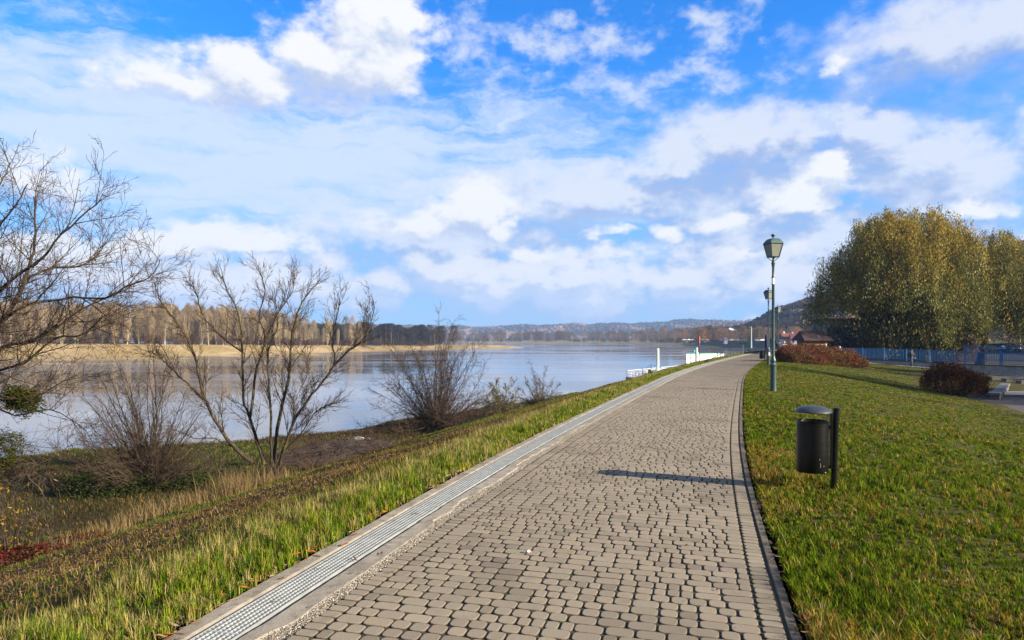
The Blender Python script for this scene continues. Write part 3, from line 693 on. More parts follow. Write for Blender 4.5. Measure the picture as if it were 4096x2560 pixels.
# --- big overhanging tree on the left
pr = dict(lv=4, seg=[.4, .3, .22, .16, .12], up=[0, .06, .07, .06, .04], wob=[.06, .1, .12, .14, .16], end=.35, bare=[.12, .1, .08, .15, 1], kids=[3.6, 5.4, 6.0, 3.0, 0], len=[1.7, .95, .5, .28], ang=(22, 58), rmin=.0052, thick=.012)
rr = random.Random(5)
THK = .5
D = 16.5
bx, by, bz = X(-330, D), D, 0
bz = gz(bx, by)-.05
fork = P(-230, 1560, D)
S = []
branch(S, None, None, 0, .3, 0, dict(pr, kids=[0]*5), rr, smoothpts([(bx, by, bz), (bx-.05, by, bz+1.1), fork], rr, 3), .2)
def limb(r0, r1, pl, d0, d1, k=1.):
    n = len(pl); q = [P(x, y+max(0, 1200-y)*.14, D+d0+(d1-d0)*i/(n-1)) for i, (x, y) in enumerate(pl)]
    branch(S, None, None, 0, r0*THK, 0, dict(pr, kids=[pr['kids'][0]*k]+pr['kids'][1:]), rr, smoothpts(q, rr, 3, .012), r1*.8)
limb(.15, .02, [(-230, 1560), (-90, 1380), (0, 1290), (40, 1234), (99, 1122), (106, 1062), (132, 976), (142, 831), (135, 720)], 0, .6)
limb(.11, .014, [(-200, 1500), (-110, 1290), (0, 1155), (60, 1095), (159, 1016), (218, 936), (317, 817), (400, 735)], 0, -1.2)
limb(.07, .012, [(99, 1122), (140, 1080), (218, 1049), (330, 1040), (400, 980), (450, 900)], .3, 1.2, .9)
limb(.08, .01, [(-60, 1350), (0, 1290), (66, 1241), (165, 1208), (298, 1188), (423, 1194), (503, 1135), (595, 1095), (640, 1010)], 0, -1.6)
limb(.1, .012, [(-230, 1560), (-80, 1430), (0, 1386), (99, 1373), (198, 1327), (298, 1254), (397, 1201), (496, 1148), (569, 1109)], 0, .8)
limb(.09, .01, [(-250, 1600), (-100, 1500), (0, 1479), (99, 1452), (218, 1353), (330, 1340), (397, 1280), (440, 1250)], 0, -.8)
limb(.09, .012, [(-220, 1540), (-160, 1250), (-120, 1000), (-60, 800), (10, 640), (40, 560)], 0, 1.2)
limb(.08, .012, [(-110, 1290), (-60, 1100), (-20, 900), (60, 760), (110, 660)], .2, -.8)
limb(.06, .008, [(-240, 1600), (-120, 1580), (0, 1600), (110, 1590), (200, 1560), (300, 1500)], 0, -1.5, .9)
limb(.05, .006, [(-260, 1680), (-100, 1740), (20, 1790), (60, 1850), (110, 1905)], 0, -2., .25)
limb(.035, .004, [(110, 1905), (150, 1950), (190, 2010), (215, 2060), (200, 2100)], -2., -2.2, .2)
limb(.03, .004, [(60, 1850), (160, 1850), (260, 1840), (360, 1870)], -1.8, -2.6, .5)
limb(.05, .006, [(-250, 1650), (-60, 1620), (60, 1660), (200, 1640), (320, 1700), (380, 1790)], 0, -1.5, .6)
bt = tree_obj('bare_willow_tree', S, 'large leafless willow at the left with long spreading branches reaching over the bank', 'tree', (bx, by, bz))
A_ = np.array(S); n = 260
B = on_twigs(S, n, 3, .02); leafobj('leaves', B-np.array((bx, by, bz)), rng.uniform(.08, .15, n), pal(n, [(.25, .12, .03), (.3, .2, .05), (.12, .05, .04)], [2, 2, 2]), bt, .25, .8)
# mistletoe
M_mist = leafmat('mistletoe_leaf', .25)
for k, (px, py, dd_, r_, lb) in enumerate([(110, 1605, -1.3, .34, 'round green mistletoe clump on a low branch, right one of the two'), (10, 1800, -1.9, .5, 'big mistletoe clump hanging at the left edge of the photo, lower one'), (62, 1588, -1.2, .26, 'small mistletoe clump on the low branch, just left of the round one')]):
    c = np.array(P(px, py, D+dd_)); n = 2600; u = rng.normal(0, 1, (n, 3)); u /= np.linalg.norm(u, axis=1, keepdims=True); B = u*r_*rng.uniform(.25, 1, (n, 1))**.6*(1+.25*np.sin(u[:, :1]*5+u[:, 2:]*4))
    o = leafobj('mistletoe', B, rng.uniform(.04, .075, n), pal(n, [(.06, .065, .012), (.045, .05, .012), (.1, .09, .02)], [2, 2, 1]), None, .4, mt=M_mist, label=lb, cat='mistletoe'); o.location = c
# --- multi-stemmed tree
pr2 = dict(lv=3, seg=[.5, .3, .2, .14], up=[.02, .09, .08, .05], wob=[.05, .1, .13, .16], end=.3, bare=[.2, .1, .1, 1], kids=[5.2, 7., 7., 0], len=[1.45, .7, .34], ang=(18, 46), rmin=.0078, thick=.012)
D = 28.; S = []; rr = random.Random(9)
Zb = lambda px, d: gz(X(px, d), d)
def stem(r0, r1, pl, d0, d1, pr_=pr2, k=1., rr_=rr, store=None, DD=None):
    n = len(pl); dd0 = DD or D
    q = [P(x, y+max(0, 1320-y)*.2, dd0+d0+(d1-d0)*i/(n-1)) for i, (x, y) in enumerate(pl)]
    branch(S if store is None else store, None, None, 0, r0*.58, 0, dict(pr_, kids=[pr_['kids'][0]*k]+pr_['kids'][1:]), rr_, smoothpts(q, rr_, 4, .015), r1)
stem(.15, .012, [(1010, 1850), (951, 1802), (878, 1707), (813, 1584), (787, 1453), (740, 1336), (675, 1235), (638, 1165), (616, 1082)], 0, -1.5)
stem(.14, .012, [(1060, 1860), (1038, 1802), (1002, 1678), (972, 1590), (969, 1409), (951, 1235), (907, 1118), (882, 1009)], 0, 1.)
stem(.1, .012, [(1002, 1670), (1024, 1482), (1060, 1365), (1038, 1249), (1060, 1118), (1035, 1020)], .3, 2.)
stem(.1, .01, [(1085, 1862), (1082, 1664), (1071, 1482), (1075, 1400), (1110, 1290), (1100, 1150)], 0, -.8)
stem(.14, .012, [(1092, 1862), (1118, 1664), (1155, 1518), (1165, 1365), (1198, 1205), (1240, 1130), (1285, 1062)], 0, .8)
stem(.12, .012, [(1120, 1862), (1133, 1800), (1191, 1656), (1271, 1554), (1336, 1460), (1330, 1370), (1350, 1240), (1362, 1180)], 0, -1.5)
stem(.07, .008, [(1336, 1460), (1400, 1400), (1445, 1365), (1480, 1290), (1500, 1205)], -1.2, -2.2)
stem(.08, .008, [(830, 1610), (718, 1504), (650, 1440), (609, 1409), (560, 1400)], -.5, -2.5)
stem(.07, .008, [(969, 1409), (893, 1351), (813, 1249), (784, 1133), (760, 1090)], .5, 1.8)
stem(.05, .006, [(955, 1800), (860, 1755), (780, 1752), (700, 1720), (650, 1715)], 0, -2.5, k=.5)
stem(.05, .006, [(1100, 1860), (1170, 1700), (1180, 1600), (1230, 1500), (1220, 1400)], .2, 1.5)
stem(.05, .006, [(1140, 1800), (1200, 1740), (1260, 1650), (1310, 1620), (1360, 1610)], .2, -1)
stem(.06, .006, [(1060, 1365), (1110, 1240), (1170, 1120), (1165, 1030)], 1., 1.)
mb_ = (X(1085, 28), 28., Zb(1085, 28)-.05)
mt_ = tree_obj('multi_stemmed_tree', S, 'bare tree with several mossy stems fanning out from one base on the lower bank', 'tree', mb_)
n = 380; B = on_twigs(S, n, 2, .03); B = B[(B[:, 2] < 0.3)]; leafobj('leaves', B-np.array(mb_), rng.uniform(.06, .12, len(B)), pal(len(B), [(.12, .06, .04), (.2, .1, .05)], [1, 1]), mt_, .4, .8)
# --- fan shaped shrubs made of many stems from one base
def fan(name, px, D, hgt, wid, nst, label, cat, seed, pr_, r0=.035, leafn=0, lc=None, lsz=.06, mt=M_barkd, mw=M_twig, group=None, skew=0., up=.0):
    rr_ = random.Random(seed); x0 = X(px, D); z0 = gz(x0, D)-.05; S_l = []
    for i in range(nst):
        a = rr_.uniform(0, 6.283); sp = rr_.random()**.6
        th = sp*R(80)*min(1, wid/hgt/.95); d = (math.sin(th)*math.cos(a)+skew, math.sin(th)*math.sin(a)*.8, math.cos(th))
        L = rr_.uniform(.7, 1.08)/math.sqrt((math.cos(th)/hgt)**2+(math.sin(th)/(wid*.56))**2)
        branch(S_l, (x0+rr_.gauss(0, .03*wid*.5), D+rr_.gauss(0, .03*wid*.5), z0), nrm(d), L, r0*rr_.uniform(.6, 1.2), 0, pr_, rr_)
    o = tree_obj(name, S_l, label, cat, (x0, D, z0), group, mt=mt, mw=mw, cut=0, kname=('stem', 'twigs'))
    if leafn:
        B = on_twigs(S_l, leafn, 1, .05); leafobj('leaves', B-np.array((x0, D, z0)), lsz*rng.uniform(.6, 1.4, leafn), lc(leafn), o, .4, .3)
    return o
prf = dict(lv=2, seg=[.5, .3, .2], up=[.03, .03, .02], wob=[.05, .1, .14], end=.22, bare=[.12, .1, 1], kids=[2.6, 3.4, 0], len=[1.35, .6], ang=(18, 42), rmin=.006, thick=.01)
fan('bare_shrub', 1750, 44., 7.4, 9.2, 80, 'wide leafless shrub fanning out from the bank, right of the multi stemmed tree', 'shrub', 21, dict(prf, rmin=.0085, up=[.0, .02, .02], wob=[.06, .12, .14], kids=[5.5, 6., 0], len=[1.25, .6], ang=(20, 55)), .034, 900, lambda n: pal(n, [(.14, .07, .04)], [1]), .1, up=.02)
fan('thicket_shrub', 600, 26.5, 6.0, 5.0, 105, 'dense dark twiggy thicket left of the multi stemmed tree', 'shrub', 22, dict(prf, kids=[4.4, 6., 0], up=[.01, .02, .02], wob=[.07, .12, .14], len=[1.1, .5], rmin=.0065), .03, 5200, lambda n: pal(n, [(.12, .09, .04), (.1, .08, .05)], [1, 1]), .05)
fan('bank_shrub', 2005, 50., 3.4, 3.2, 34, 'small round olive shrub by the water, left of the two', 'shrub', 23, dict(prf, len=[.7, .35], kids=[6, 8, 0], rmin=.01), .018, 11000, lambda n: pal(n, [(.24, .22, .08), (.17, .16, .06)], [1, 1]), .09)
fan('bank_shrub', 2160, 56., 3.8, 3.5, 36, 'small grey twiggy shrub by the water, right of the two', 'shrub', 24, dict(prf, len=[.7, .35], kids=[6, 8, 0], rmin=.01), .018, 6000, lambda n: pal(n, [(.2, .18, .12)], [1]), .08)
fan('bank_shrub', 2080, 55, 1.3, 1.8, 16, 'low reddish brush between the two small shrubs by the water', 'shrub', 25, dict(prf, len=[.4, .2], kids=[4, 4, 0]), .012, 300, lambda n: pal(n, [(.14, .08, .05)], [1]), .06, mw=M_twigr)
for k, (px, D_, h_, w_, n_, lb) in enumerate([(1490, 39, 1.0, 2.6, 26, 'low brown brush at the waterline right of the brush pile'), (330, 33, 2.2, 4, 26, 'brown brush at the water left of the dark thicket'), (60, 31, 2.4, 4.5, 26, 'reddish brown brush by the water at the left edge'), (880, 28.5, 1.8, 3.4, 34, 'brown brush beneath the left stem of the multi stemmed tree'), (1240, 30, 1.7, 3.2, 34, 'tangle of brown brush right of the multi stemmed tree'), (1600, 42, 1.1, 3, 26, 'low brown brush beneath the wide leafless shrub'), (1100, 29, 1.4, 3.0, 30, 'knee high brush at the foot of the multi stemmed tree')]):
    fan('brush_clump', px, D_, h_, w_, n_, lb, 'brush', 60+k, dict(prf, len=[.6, .3], kids=[3.5, 4, 0], seg=[.3, .2, .15], rmin=.005), .012, 500, lambda n: pal(n, [(.13, .08, .045), (.17, .12, .06)], [1, 1]), .05, mt=M_twigr, mw=M_twigr)
# leafy dark bramble, red bramble, yellow sapling
def mound(name, px, D, rx, ry, rz, n, cols, wts, label, cat, sz=.06, dx=0, zoff=0., asp=.6):
    x0 = X(px, D); z0 = gz(x0, D)+zoff
    u = rng.normal(0, 1, (n, 3)); u /= np.linalg.norm(u, axis=1, keepdims=True); u[:, 2] = np.abs(u[:, 2])
    rad = rng.uniform(.35, 1, (n, 1))**.5*(.72+.5*fbm(u[:, :1]*2+px, u[:, 1:2]*2+u[:, 2:]*2, 1.6, 3))
    B = u*rad*np.array([rx, ry, rz])
    root = empty(name, (x0, D, z0), label=label, cat=cat)
    leafobj('leaves', B, sz*rng.uniform(.6, 1.4, n), pal(n, cols, wts), root, asp)
    S_l = []; r_ = random.Random(int(px)+3)
    for i in range(40):
        a = r_.uniform(0, 6.28); d = nrm((math.cos(a)*rx, math.sin(a)*ry, r_.uniform(.3, 1.3)*rz)); branch(S_l, (0, 0, 0), d, r_.uniform(.5, 1)*(rx+rz)/2, .012, 0, dict(prf, lv=1, len=[.3], kids=[3, 0], seg=[.25, .15]), r_)
    v, f = segmesh(np.array(S_l), 3); nobj('stems', v, [f], M_twigr, root)
    return root
mound('bramble_bush', 440, 26, 2.2, 1.2, 1.05, 9000, [(.05, .07, .02), (.07, .1, .025), (.1, .09, .03)], [3, 2, 1], 'dark green leafy bramble beside the dark thicket', 'bramble', .08)
mound('bramble_bush', 790, 26.5, 1.2, .8, .7, 3500, [(.05, .07, .02), (.06, .08, .02)], [1, 1], 'small dark green bramble at the foot of the multi stemmed tree', 'bramble', .07)
mound('red_bramble', 100, 13.8, 1.6, .8, .3, 5200, [(.13, .022, .02), (.08, .02, .015), (.16, .08, .035)], [2, 3, 3], 'dark red leaved bramble patch low at the left edge of the bank', 'bramble', .055)
mound('red_bramble', 330, 15.2, .9, .6, .25, 1500, [(.12, .03, .02), (.16, .09, .04)], [1, 1], 'small reddish bramble patch right of the dark red one', 'bramble', .05)
fan('yellow_sapling', 40, 14., 1.9, 1.9, 12, 'thin sapling with yellow leaves at the left edge', 'sapling', 41, dict(prf, len=[.5, .25], kids=[2.5, 2, 0]), .012, 230, lambda n: pal(n, [(.5, .33, .02), (.42, .25, .02)], [1, 1]), .075, mt=M_twigr)
# reed and dry grass tufts
def tuft(px, D, n, h, wd, label, dep=.6, cols=None):
    x0 = X(px, D); z0 = gz(x0, D)
    bx_ = rng.normal(0, wd, n); by_ = rng.normal(0, dep, n); B = np.stack([bx_, by_, np.zeros(n)], -1)
    B[:, 2] = Hxy(x0+bx_, D+by_)-z0
    V, q, tr, c = blades(B, h*rng.uniform(.5, 1.15, n), np.full(n, .012), rng.uniform(0, 6.28, n), rng.uniform(.25, .95, n), pal(n, cols or [(.36, .26, .12), (.28, .19, .08), (.2, .13, .06)], [3, 2, 1]))
    o = nobj('dry_grass_tuft', V, [q, tr], M_blade, col=c, label=label, cat='grass tuft'); o.location = (x0, D, z0)
for a in [(930, 21., 800, .9, .42, 'tallest dry reed tuft on the bank in front of the multi stemmed tree'), (810, 20., 380, .5, .55, 'wide straw coloured grass tuft left of the tallest reeds'), (1080, 22.5, 320, .5, .5, 'straw coloured grass tuft right of the tallest reeds'), (370, 15.8, 260, .5, .25, 'dry grass tuft in the middle of the bank slope, right of two'), (250, 15, 140, .4, .25, 'dry grass tuft above the small red bramble'), (470, 17.6, 180, .45, .3, 'brownish grass tuft between the reeds and the slope tufts'), (600, 19, 420, .65, .5, 'grey brown weed tuft at the foot of the slope')]:
    tuft(*a[:5], a[5])
# brush pile: dark mound of dead branches
S_l = []; r_ = random.Random(77); x0 = X(1420, 33); 
root = empty('brush_pile', (x0, 33, gz(x0, 33)), label='long dark pile of dead branches and soil near the water', cat='brush pile')
nn = 60; uu = np.linspace(-1, 1, 40); vv = np.linspace(-1, 1, 16); U, V_ = np.meshgrid(uu, vv, indexing='ij')
Z = (1-U**2)**.7*(1-V_**2)**.6*.75*(.6+.8*fbm(U*4, V_*3, 2, 3))-.12; idx = np.arange(U.size).reshape(U.shape); q = np.stack([idx[:-1, :-1], idx[1:, :-1], idx[1:, 1:], idx[:-1, 1:]], -1).reshape(-1, 4)
nobj('soil', np.stack([U*3.6, V_*1.8, Z], -1).reshape(-1, 3), [q], mat('dark_soil', (.05, .033, .022), .95, ns=6, bump=.08, bs=8), root, smooth=True)
for i in range(520):
    u = r_.uniform(-.95, .95); v = r_.uniform(-.9, .9); z = .7*(1-u*u)**.7*(1-v*v)**.6
    branch(S_l, (u*3.6, v*1.8, z-.15), nrm((r_.gauss(0, 1), r_.gauss(0, .6), r_.uniform(-.1, .55))), r_.uniform(.3, 1.1), .016, 0, dict(prf, lv=1, len=[.35], kids=[2.5, 0], seg=[.25, .15]), r_)
v, f = segmesh(np.array(S_l), 4); nobj('dead_branches', v, [f], M_twigr, root)
M_rock = mat('pale_rock', (.42, .38, .33), .9, ns=6, bump=.02)
for k, (px, py, r_, lb) in enumerate([(1432, 1741, .22, 'pale flat stone by the water, left of two'), (1475, 1745, .14, 'small pale stone by the water, right of two')]):
    D_ = 39.5; b = MB(); rs = random.Random(k); pr_s = [(.5, -.3), (1, -.1), (.9, .35), (.5, .6), (.1, .7)]
    b.lathe(pr_s, 9); b.v = [(x*r_*1.6*rs.uniform(.8, 1.2), y*r_*rs.uniform(.8, 1.2), z*r_) for x, y, z in b.v]
    o = b.build('stone', M_rock, label=lb, cat='stone'); x0 = X(px, D_); o.location = (x0, D_, gz(x0, D_)+.1)

# ------------------------------------------------------------------ far woods
M_ftrunk = mat('pale_trunk', (.42, .36, .27), .9, ns=2, objrand=.5)
M_fcrown = leafmat('far_twigs', .25, objrand=.55)
def far_proto(kind, h, w, seed, cols, wts, n=1500, ln=1.1, wd=.07, cb=.25):
    r_ = random.Random(seed); S_l = []
    branch(S_l, (0, 0, -.5), (r_.gauss(0, .05), r_.gauss(0, .05), 1), h*.96, h*.0125, 0, dict(lv=1, seg=[h/12, h/14], up=[.04, .09], wob=[.035, .08], end=.2, bare=[.25, 1], kids=[1.3, 0], len=[h*.3], ang=(20, 40), rmin=.03, thick=.015), r_)
    vt, ft = segmesh(np.array(S_l), 4)
    z = cb+(1-cb)*rng.random(n)**.8; a = rng.uniform(0, 6.283, n)
    if kind == 'poplar': pr_ = np.sin(np.clip((z-cb)/(1-cb), 0, 1)**1.1*math.pi*.93+.15)**.5
    else: pr_ = np.sqrt(np.clip(1-((z-.58)/.46)**2, 0, 1))
    rad = w/2*pr_*rng.random(n)**.55*(.75+.5*vn(a*1.5, z*6, 1.))
    B = np.stack([np.cos(a)*rad, np.sin(a)*rad, z*h], -1)
    d = np.stack([np.cos(a)*.35, np.sin(a)*.35, np.full(n, 1.9 if kind == 'poplar' else 1.)], -1)+rng.normal(0, .35, (n, 3)); d /= np.linalg.norm(d, axis=1, keepdims=True)
    u = np.cross(d, rng.normal(0, 1, (n, 3))); u /= np.linalg.norm(u, axis=1, keepdims=True); l = ln*rng.uniform(.5, 1.4, (n, 1))
    V = np.stack([B-d*l/2-u*wd/2, B-d*l/2+u*wd/2, B+d*l/2], 1).reshape(-1, 3); f = (np.arange(n)*3)[:, None]+np.array([[0, 1, 2]])
    c = pal(n, cols, wts)*(.75+.5*vn(a*2, z*9, 1.))[:, None]
    return (vt, ft), (V, f, np.repeat(c, 3, 0))
TAN = [(.42, .32, .17), (.37, .27, .14), (.50, .41, .27), (.27, .19, .11)]
BRN = [(.22, .15, .10), (.27, .19, .10), (.15, .11, .08)]
ORG = [(.42, .22, .09), (.36, .2, .09), (.32, .22, .13)]
protoA = [far_proto('poplar', 19, 4.5+.7*i, i, TAN, [3, 3, 2, 2], 1500, 1.9, .065, .12) for i in range(4)]
protoB = [far_proto('round', 16, 11, 10+i, BRN, [2, 2, 1], 2200, 1.2, .1, .12) for i in range(3)]
protoC = [far_proto('round', 15, 9, 20+i, ORG, [2, 2, 1], 2000, 1.0, .12, .1) for i in range(2)]
protoL = far_proto('round', 4, 5, 30, [(.2, .13, .07), (.14, .095, .06)], [1, 1], 900, .6, .07, 0.)
protoD = far_proto('round', 15, 9, 31, [(.05, .05, .045), (.07, .06, .05)], [1, 1], 2200, 1., .12, .08)
MESH = {}
def pmesh(key, pr_):
    if key not in MESH:
        (vt, ft), (vc, fc, cc) = pr_
        MESH[key] = (npmesh('trunk', vt, [ft], M_ftrunk), npmesh('crown', vc, [fc], M_fcrown, cc))
    return MESH[key]
def place(key, pr_, name, loc, sc_, rz, label, cat='tree', group=None):
    a, b = pmesh(key, pr_); e = empty(name, loc, rz, label=label, cat=cat, group=group); e.scale = (sc_*rnd.uniform(.9, 1.1), sc_*rnd.uniform(.9, 1.1), sc_)
    for nm, me in (('trunk', a), ('crown', b)): link(bpy.data.objects.new(nm, me), e)
    return e
def pick(line, nrm_, fr, u, off):
    i = min(int(u*(len(line)-1)), len(line)-1); p = line[i]+nrm_[i]*off; return p[0], p[1], fr[i]
def mass(name, items, label):
    VV, FF, CC = [], [], []; k = 0
    for pr_, (x, y, z), s_, rz in items:
        (vt, ft), (vc, fc, cc) = pr_; c_, s2 = math.cos(rz), math.sin(rz)
        v = vc*s_; v = np.stack([v[:, 0]*c_-v[:, 1]*s2+x, v[:, 0]*s2+v[:, 1]*c_+y, v[:, 2]+z], -1)
        VV.append(v); FF.append(fc+k); CC.append(cc*rng.uniform(.75, 1.2)); k += len(v)
    return nobj(name, np.concatenate(VV), [np.concatenate(FF)], M_fcrown, col=np.concatenate(CC), kind='stuff', label=label)
ULEN = len(island)
kk = 0
for i in range(200):
    u = .3+.62*i/200+rnd.uniform(-.004, .004); off = rnd.uniform(27, 44); x, y, f = pick(island, isn, isf, u, off); z = -5+(4.75)*f
    if x > X(1960, y): continue
    s_ = rnd.uniform(.38, 1.05)*(1.0-.12*sst((u-.6)*3))
    if u > .80: place('D', protoD, 'dark_bare_tree', (x, y, z), s_*.95, rnd.uniform(0, 6.28), 'dark leafless tree near the tip of the wood across the river', group='dark trees at the tip of the far wood')
    else: place('A%d' % (i % 4), protoA[i % 4], 'pale_poplar_tree', (x, y, z), s_, rnd.uniform(0, 6.28), 'tan leafless poplar with pale trunk on the sandy bank across the river', group='pale poplars across the river')
it = []
for i in range(720):
    u = .12+.83*rnd.random(); off = rnd.uniform(42, 120)+ (0 if u < .8 else -10); x, y, f = pick(island, isn, isf, u, off)
    if x > X(1950, y): continue
    if u > .76: it.append((protoD, (x, y, -5+5*f), rnd.uniform(.8, 1.05), rnd.uniform(0, 6.28)))
    else: it.append((protoA[i % 4], (x, y, -5+5*f), rnd.uniform(.8, 1.12), rnd.uniform(0, 6.28)))
for i in range(520):
    u = .15+.77*rnd.random(); off = rnd.uniform(25, 60); x, y, f = pick(island, isn, isf, u, off)
    if x < X(1960, y): it.append((protoL, (x, y, -5+4.7*f), rnd.uniform(.5, 1.3), rnd.uniform(0, 6.28)))
mass('far_wood', it, 'tan leafless wood and undergrowth behind the sandy bank across the river')
# right far bank
it = []
for i in range(260):
    u = rnd.random()**.8*.97; off = rnd.uniform(40, 160); x, y, f = pick(rbank, rbn, rbf, u, off)
    it.append((protoB[i % 3], (x, y, -2.4), rnd.uniform(.9, 1.25), rnd.uniform(0, 6.28)))
for i in range(120):
    u = rnd.random()*.97; off = rnd.uniform(22, 40); x, y, f = pick(rbank, rbn, rbf, u, off); it.append((protoL, (x, y, -3), rnd.uniform(.8, 1.8), rnd.uniform(0, 6.28)))
mass('far_wood', it, 'purplish brown leafless wood on the far right bank of the river')
for i in range(44):
    u = .03+.95*i/44; off = rnd.uniform(24, 44); x, y, f = pick(rbank, rbn, rbf, u, off)
    k = rnd.random()
    if k < .75: place('B%d' % (i % 3), protoB[i % 3], 'bare_tree', (x, y, -2.9), rnd.uniform(.85, 1.3), rnd.uniform(0, 6), 'brown leafless tree at the front of the wood on the far right bank', group='brown trees along the far right bank')
    else: place('C%d' % (i % 2), protoC[i % 2], 'orange_tree', (x, y, -2.9), rnd.uniform(.8, 1.0), rnd.uniform(0, 6), 'orange brown tree among the leafless trees on the far right bank', group='orange trees along the far right bank')
# named trees behind the embankment
def T(kind, px, D, top, name, label):
    z0 = .3; h = HC+(YH-top)/F_*D-z0; pr_ = {'B': protoB[0], 'B2': protoB[1], 'C': protoC[0], 'C2': protoC[1], 'A': protoA[0], 'D': protoD, 'L': protoL}[kind]; hh = {'B': 16, 'B2': 16, 'C': 15, 'C2': 15, 'A': 19, 'D': 15, 'L': 4}[kind]
    place('T'+kind, pr_, name, (X(px, D), D, z0), h/hh, rnd.uniform(0, 6), label)
for a in [('C', 2738, 640, 1312, 'orange_tree', 'orange tree just right of the signpost, behind the embankment'), ('B', 2660, 690, 1302, 'bare_tree', 'wide brown leafless tree left of the signpost'), ('B2', 2700, 690, 1318, 'bare_tree', 'brown leafless tree directly behind the signpost'),
          ('A', 2838, 600, 1322, 'golden_poplar', 'slim golden poplar left of the white house'), ('C2', 2908, 560, 1320, 'orange_tree', 'round bright orange tree just left of the white house'), ('D', 2800, 600, 1333, 'dark_tree', 'dark low tree right of the signpost'), ('A', 2950, 560, 1318, 'bare_tree', 'thin bare tree right of the white house'),
          ('B', 3035, 420, 1300, 'autumn_tree', 'large brown autumn tree right of the utility pole'), ('B2', 3062, 470, 1312, 'autumn_tree', 'brown autumn tree behind the second lantern'), ('D', 2880, 540, 1345, 'dark_tree', 'dark low tree below the bright orange tree'),
          ('C', 3125, 420, 1318, 'orange_tree', 'orange tree above the red roofed house, left one'), ('B', 3160, 430, 1308, 'bare_tree', 'wide bare tree above the red roofed house'), ('B2', 3215, 400, 1316, 'bare_tree', 'bare tree left of the wooden kiosk'), ('C2', 3265, 330, 1305, 'autumn_tree', 'round pale orange tree behind the fifth lantern'),
          ('B', 3105, 520, 1325, 'bare_tree', 'greyish bare tree left of the red roofed house'), ('L', 2882, 520, 1350, 'red_shrub', 'reddish shrub on the embankment left of the pale lilac house'), ('C', 2978, 520, 1347, 'orange_shrub', 'bright orange shrub on the embankment below the conifers'), ('D', 3000, 500, 1330, 'dark_tree', 'dark tree behind the utility pole')]: T(*a)
it = []
for i in range(150):
    D_ = rnd.uniform(430, 660); px = rnd.uniform(2790, 3400); it.append(((protoB[i % 3] if i % 4 else protoC[i % 2]) if i % 5 else protoD, (X(px, D_), D_, 0), rnd.uniform(.45, .72), rnd.uniform(0, 6)))
mass('far_wood', it, 'mixed brown and dark trees behind the grassy embankment')
# conifers
def conifer(px, D, top, w, label):
    z0 = .3; h = HC+(YH-top)/F_*D-z0; n = 2600; f = rng.random(n)**.7
    a = rng.uniform(0, 6.28, n); rad = w/2*(1-f)*(.65+.35*((f*14) % 1))*rng.random(n)**.35
    B = np.stack([np.cos(a)*rad, np.sin(a)*rad, (.06+.94*f)*h-rad*.25], -1)
    e = empty('conifer_tree', (X(px, D), D, z0), label=label, cat='conifer')
    leafobj('crown', B, h*.06, pal(n, [(.025, .045, .025), (.035, .06, .03)], [1, 1]), e, .3)
    MB().lathe([(h*.015, 0), (h*.008, h*.8)], 6).build('trunk', M_barkd, e)
conifer(2974, 480, 1304, 8.5, 'tall dark conifer left of the utility pole'); conifer(2991, 490, 1317, 6, 'shorter dark conifer between the tall conifer and the utility pole')
conifer(2855, 560, 1330, 7, 'dark conifer left of the bright orange tree'); conifer(2893, 550, 1333, 5, 'small dark conifer just left of the bright orange tree'); conifer(2866, 545, 1338, 6, 'short broad dark conifer beside the dark conifer')
# far houses
M_wh = mat('white_render', (.5, .49, .46), .85, ns=.6, var=.1); M_red = mat('red_tiles', (.17, .04, .028), .8, ns=1.5, var=.35, bump=.03, bs=4); M_win = mat('window_glass', (.04, .05, .06), .15)
def house(px, D, z0, w, dpt, hw, hr, label, rz=0., roofm=M_red, wallm=M_wh, nwin=3, chim=1, name='house'):
    e = empty(name, (X(px, D), D, z0), rz, label=label, cat='house')
    MB().box((0, 0, hw/2-1), (w, dpt, hw+2)).build('wall', wallm, e)
    a, b = w/2+.4, dpt/2+.5
    MB().add([(-a, -b, hw), (a, -b, hw), (a, b, hw), (-a, b, hw), (-a*.82, 0, hw+hr), (a*.82, 0, hw+hr)], [(0, 1, 5, 4), (2, 3, 4, 5), (0, 4, 3), (1, 2, 5), (3, 2, 1, 0)]).build('roof', roofm, e)
    for k in range(chim): MB().box((w*(-.2+.4*k), 0, hw+hr), (.8, .8, 1.6)).build('chimney', M_wh, e)
    for k in range(nwin):
        x = -w/2+w*(k+.5)/nwin; MB().box((x, -dpt/2-.02, hw*.55), (w/nwin*.4, .12, hw*.4)).build('window', M_win, e)
house(3145, 350, -.9, 6.5, 7, 2.6, 3.2, 'left one of the two low red roofed white houses behind the hedge', .1, nwin=4)
house(3178, 345, -.9, 4.6, 7, 2.6, 3.0, 'right one of the two low houses with red tiled roof, with grey gable', -.2, nwin=2)
house(2923, 620, 5, 7, 7, 4, 2.5, 'white house with bright white gable showing between the orange tree and the bare tree', .6, mat('pale_roof', (.62, .6, .58), .8), nwin=3)
house(2950, 640, 3, 4, 6, 4, 2, 'small white house fragment between the bare tree and the tall conifer', .4, mat('pale_roof2', (.6, .55, .5), .8), nwin=2)
house(2901, 505, 0.3, 2.2, 4, 1.7, 1.0, 'tiny pale lilac kiosk on top of the embankment', 0, mat('lilac_roof', (.5, .45, .62), .8), mat('lilac_wall', (.55, .5, .68), .8), 1, 0, 'kiosk')
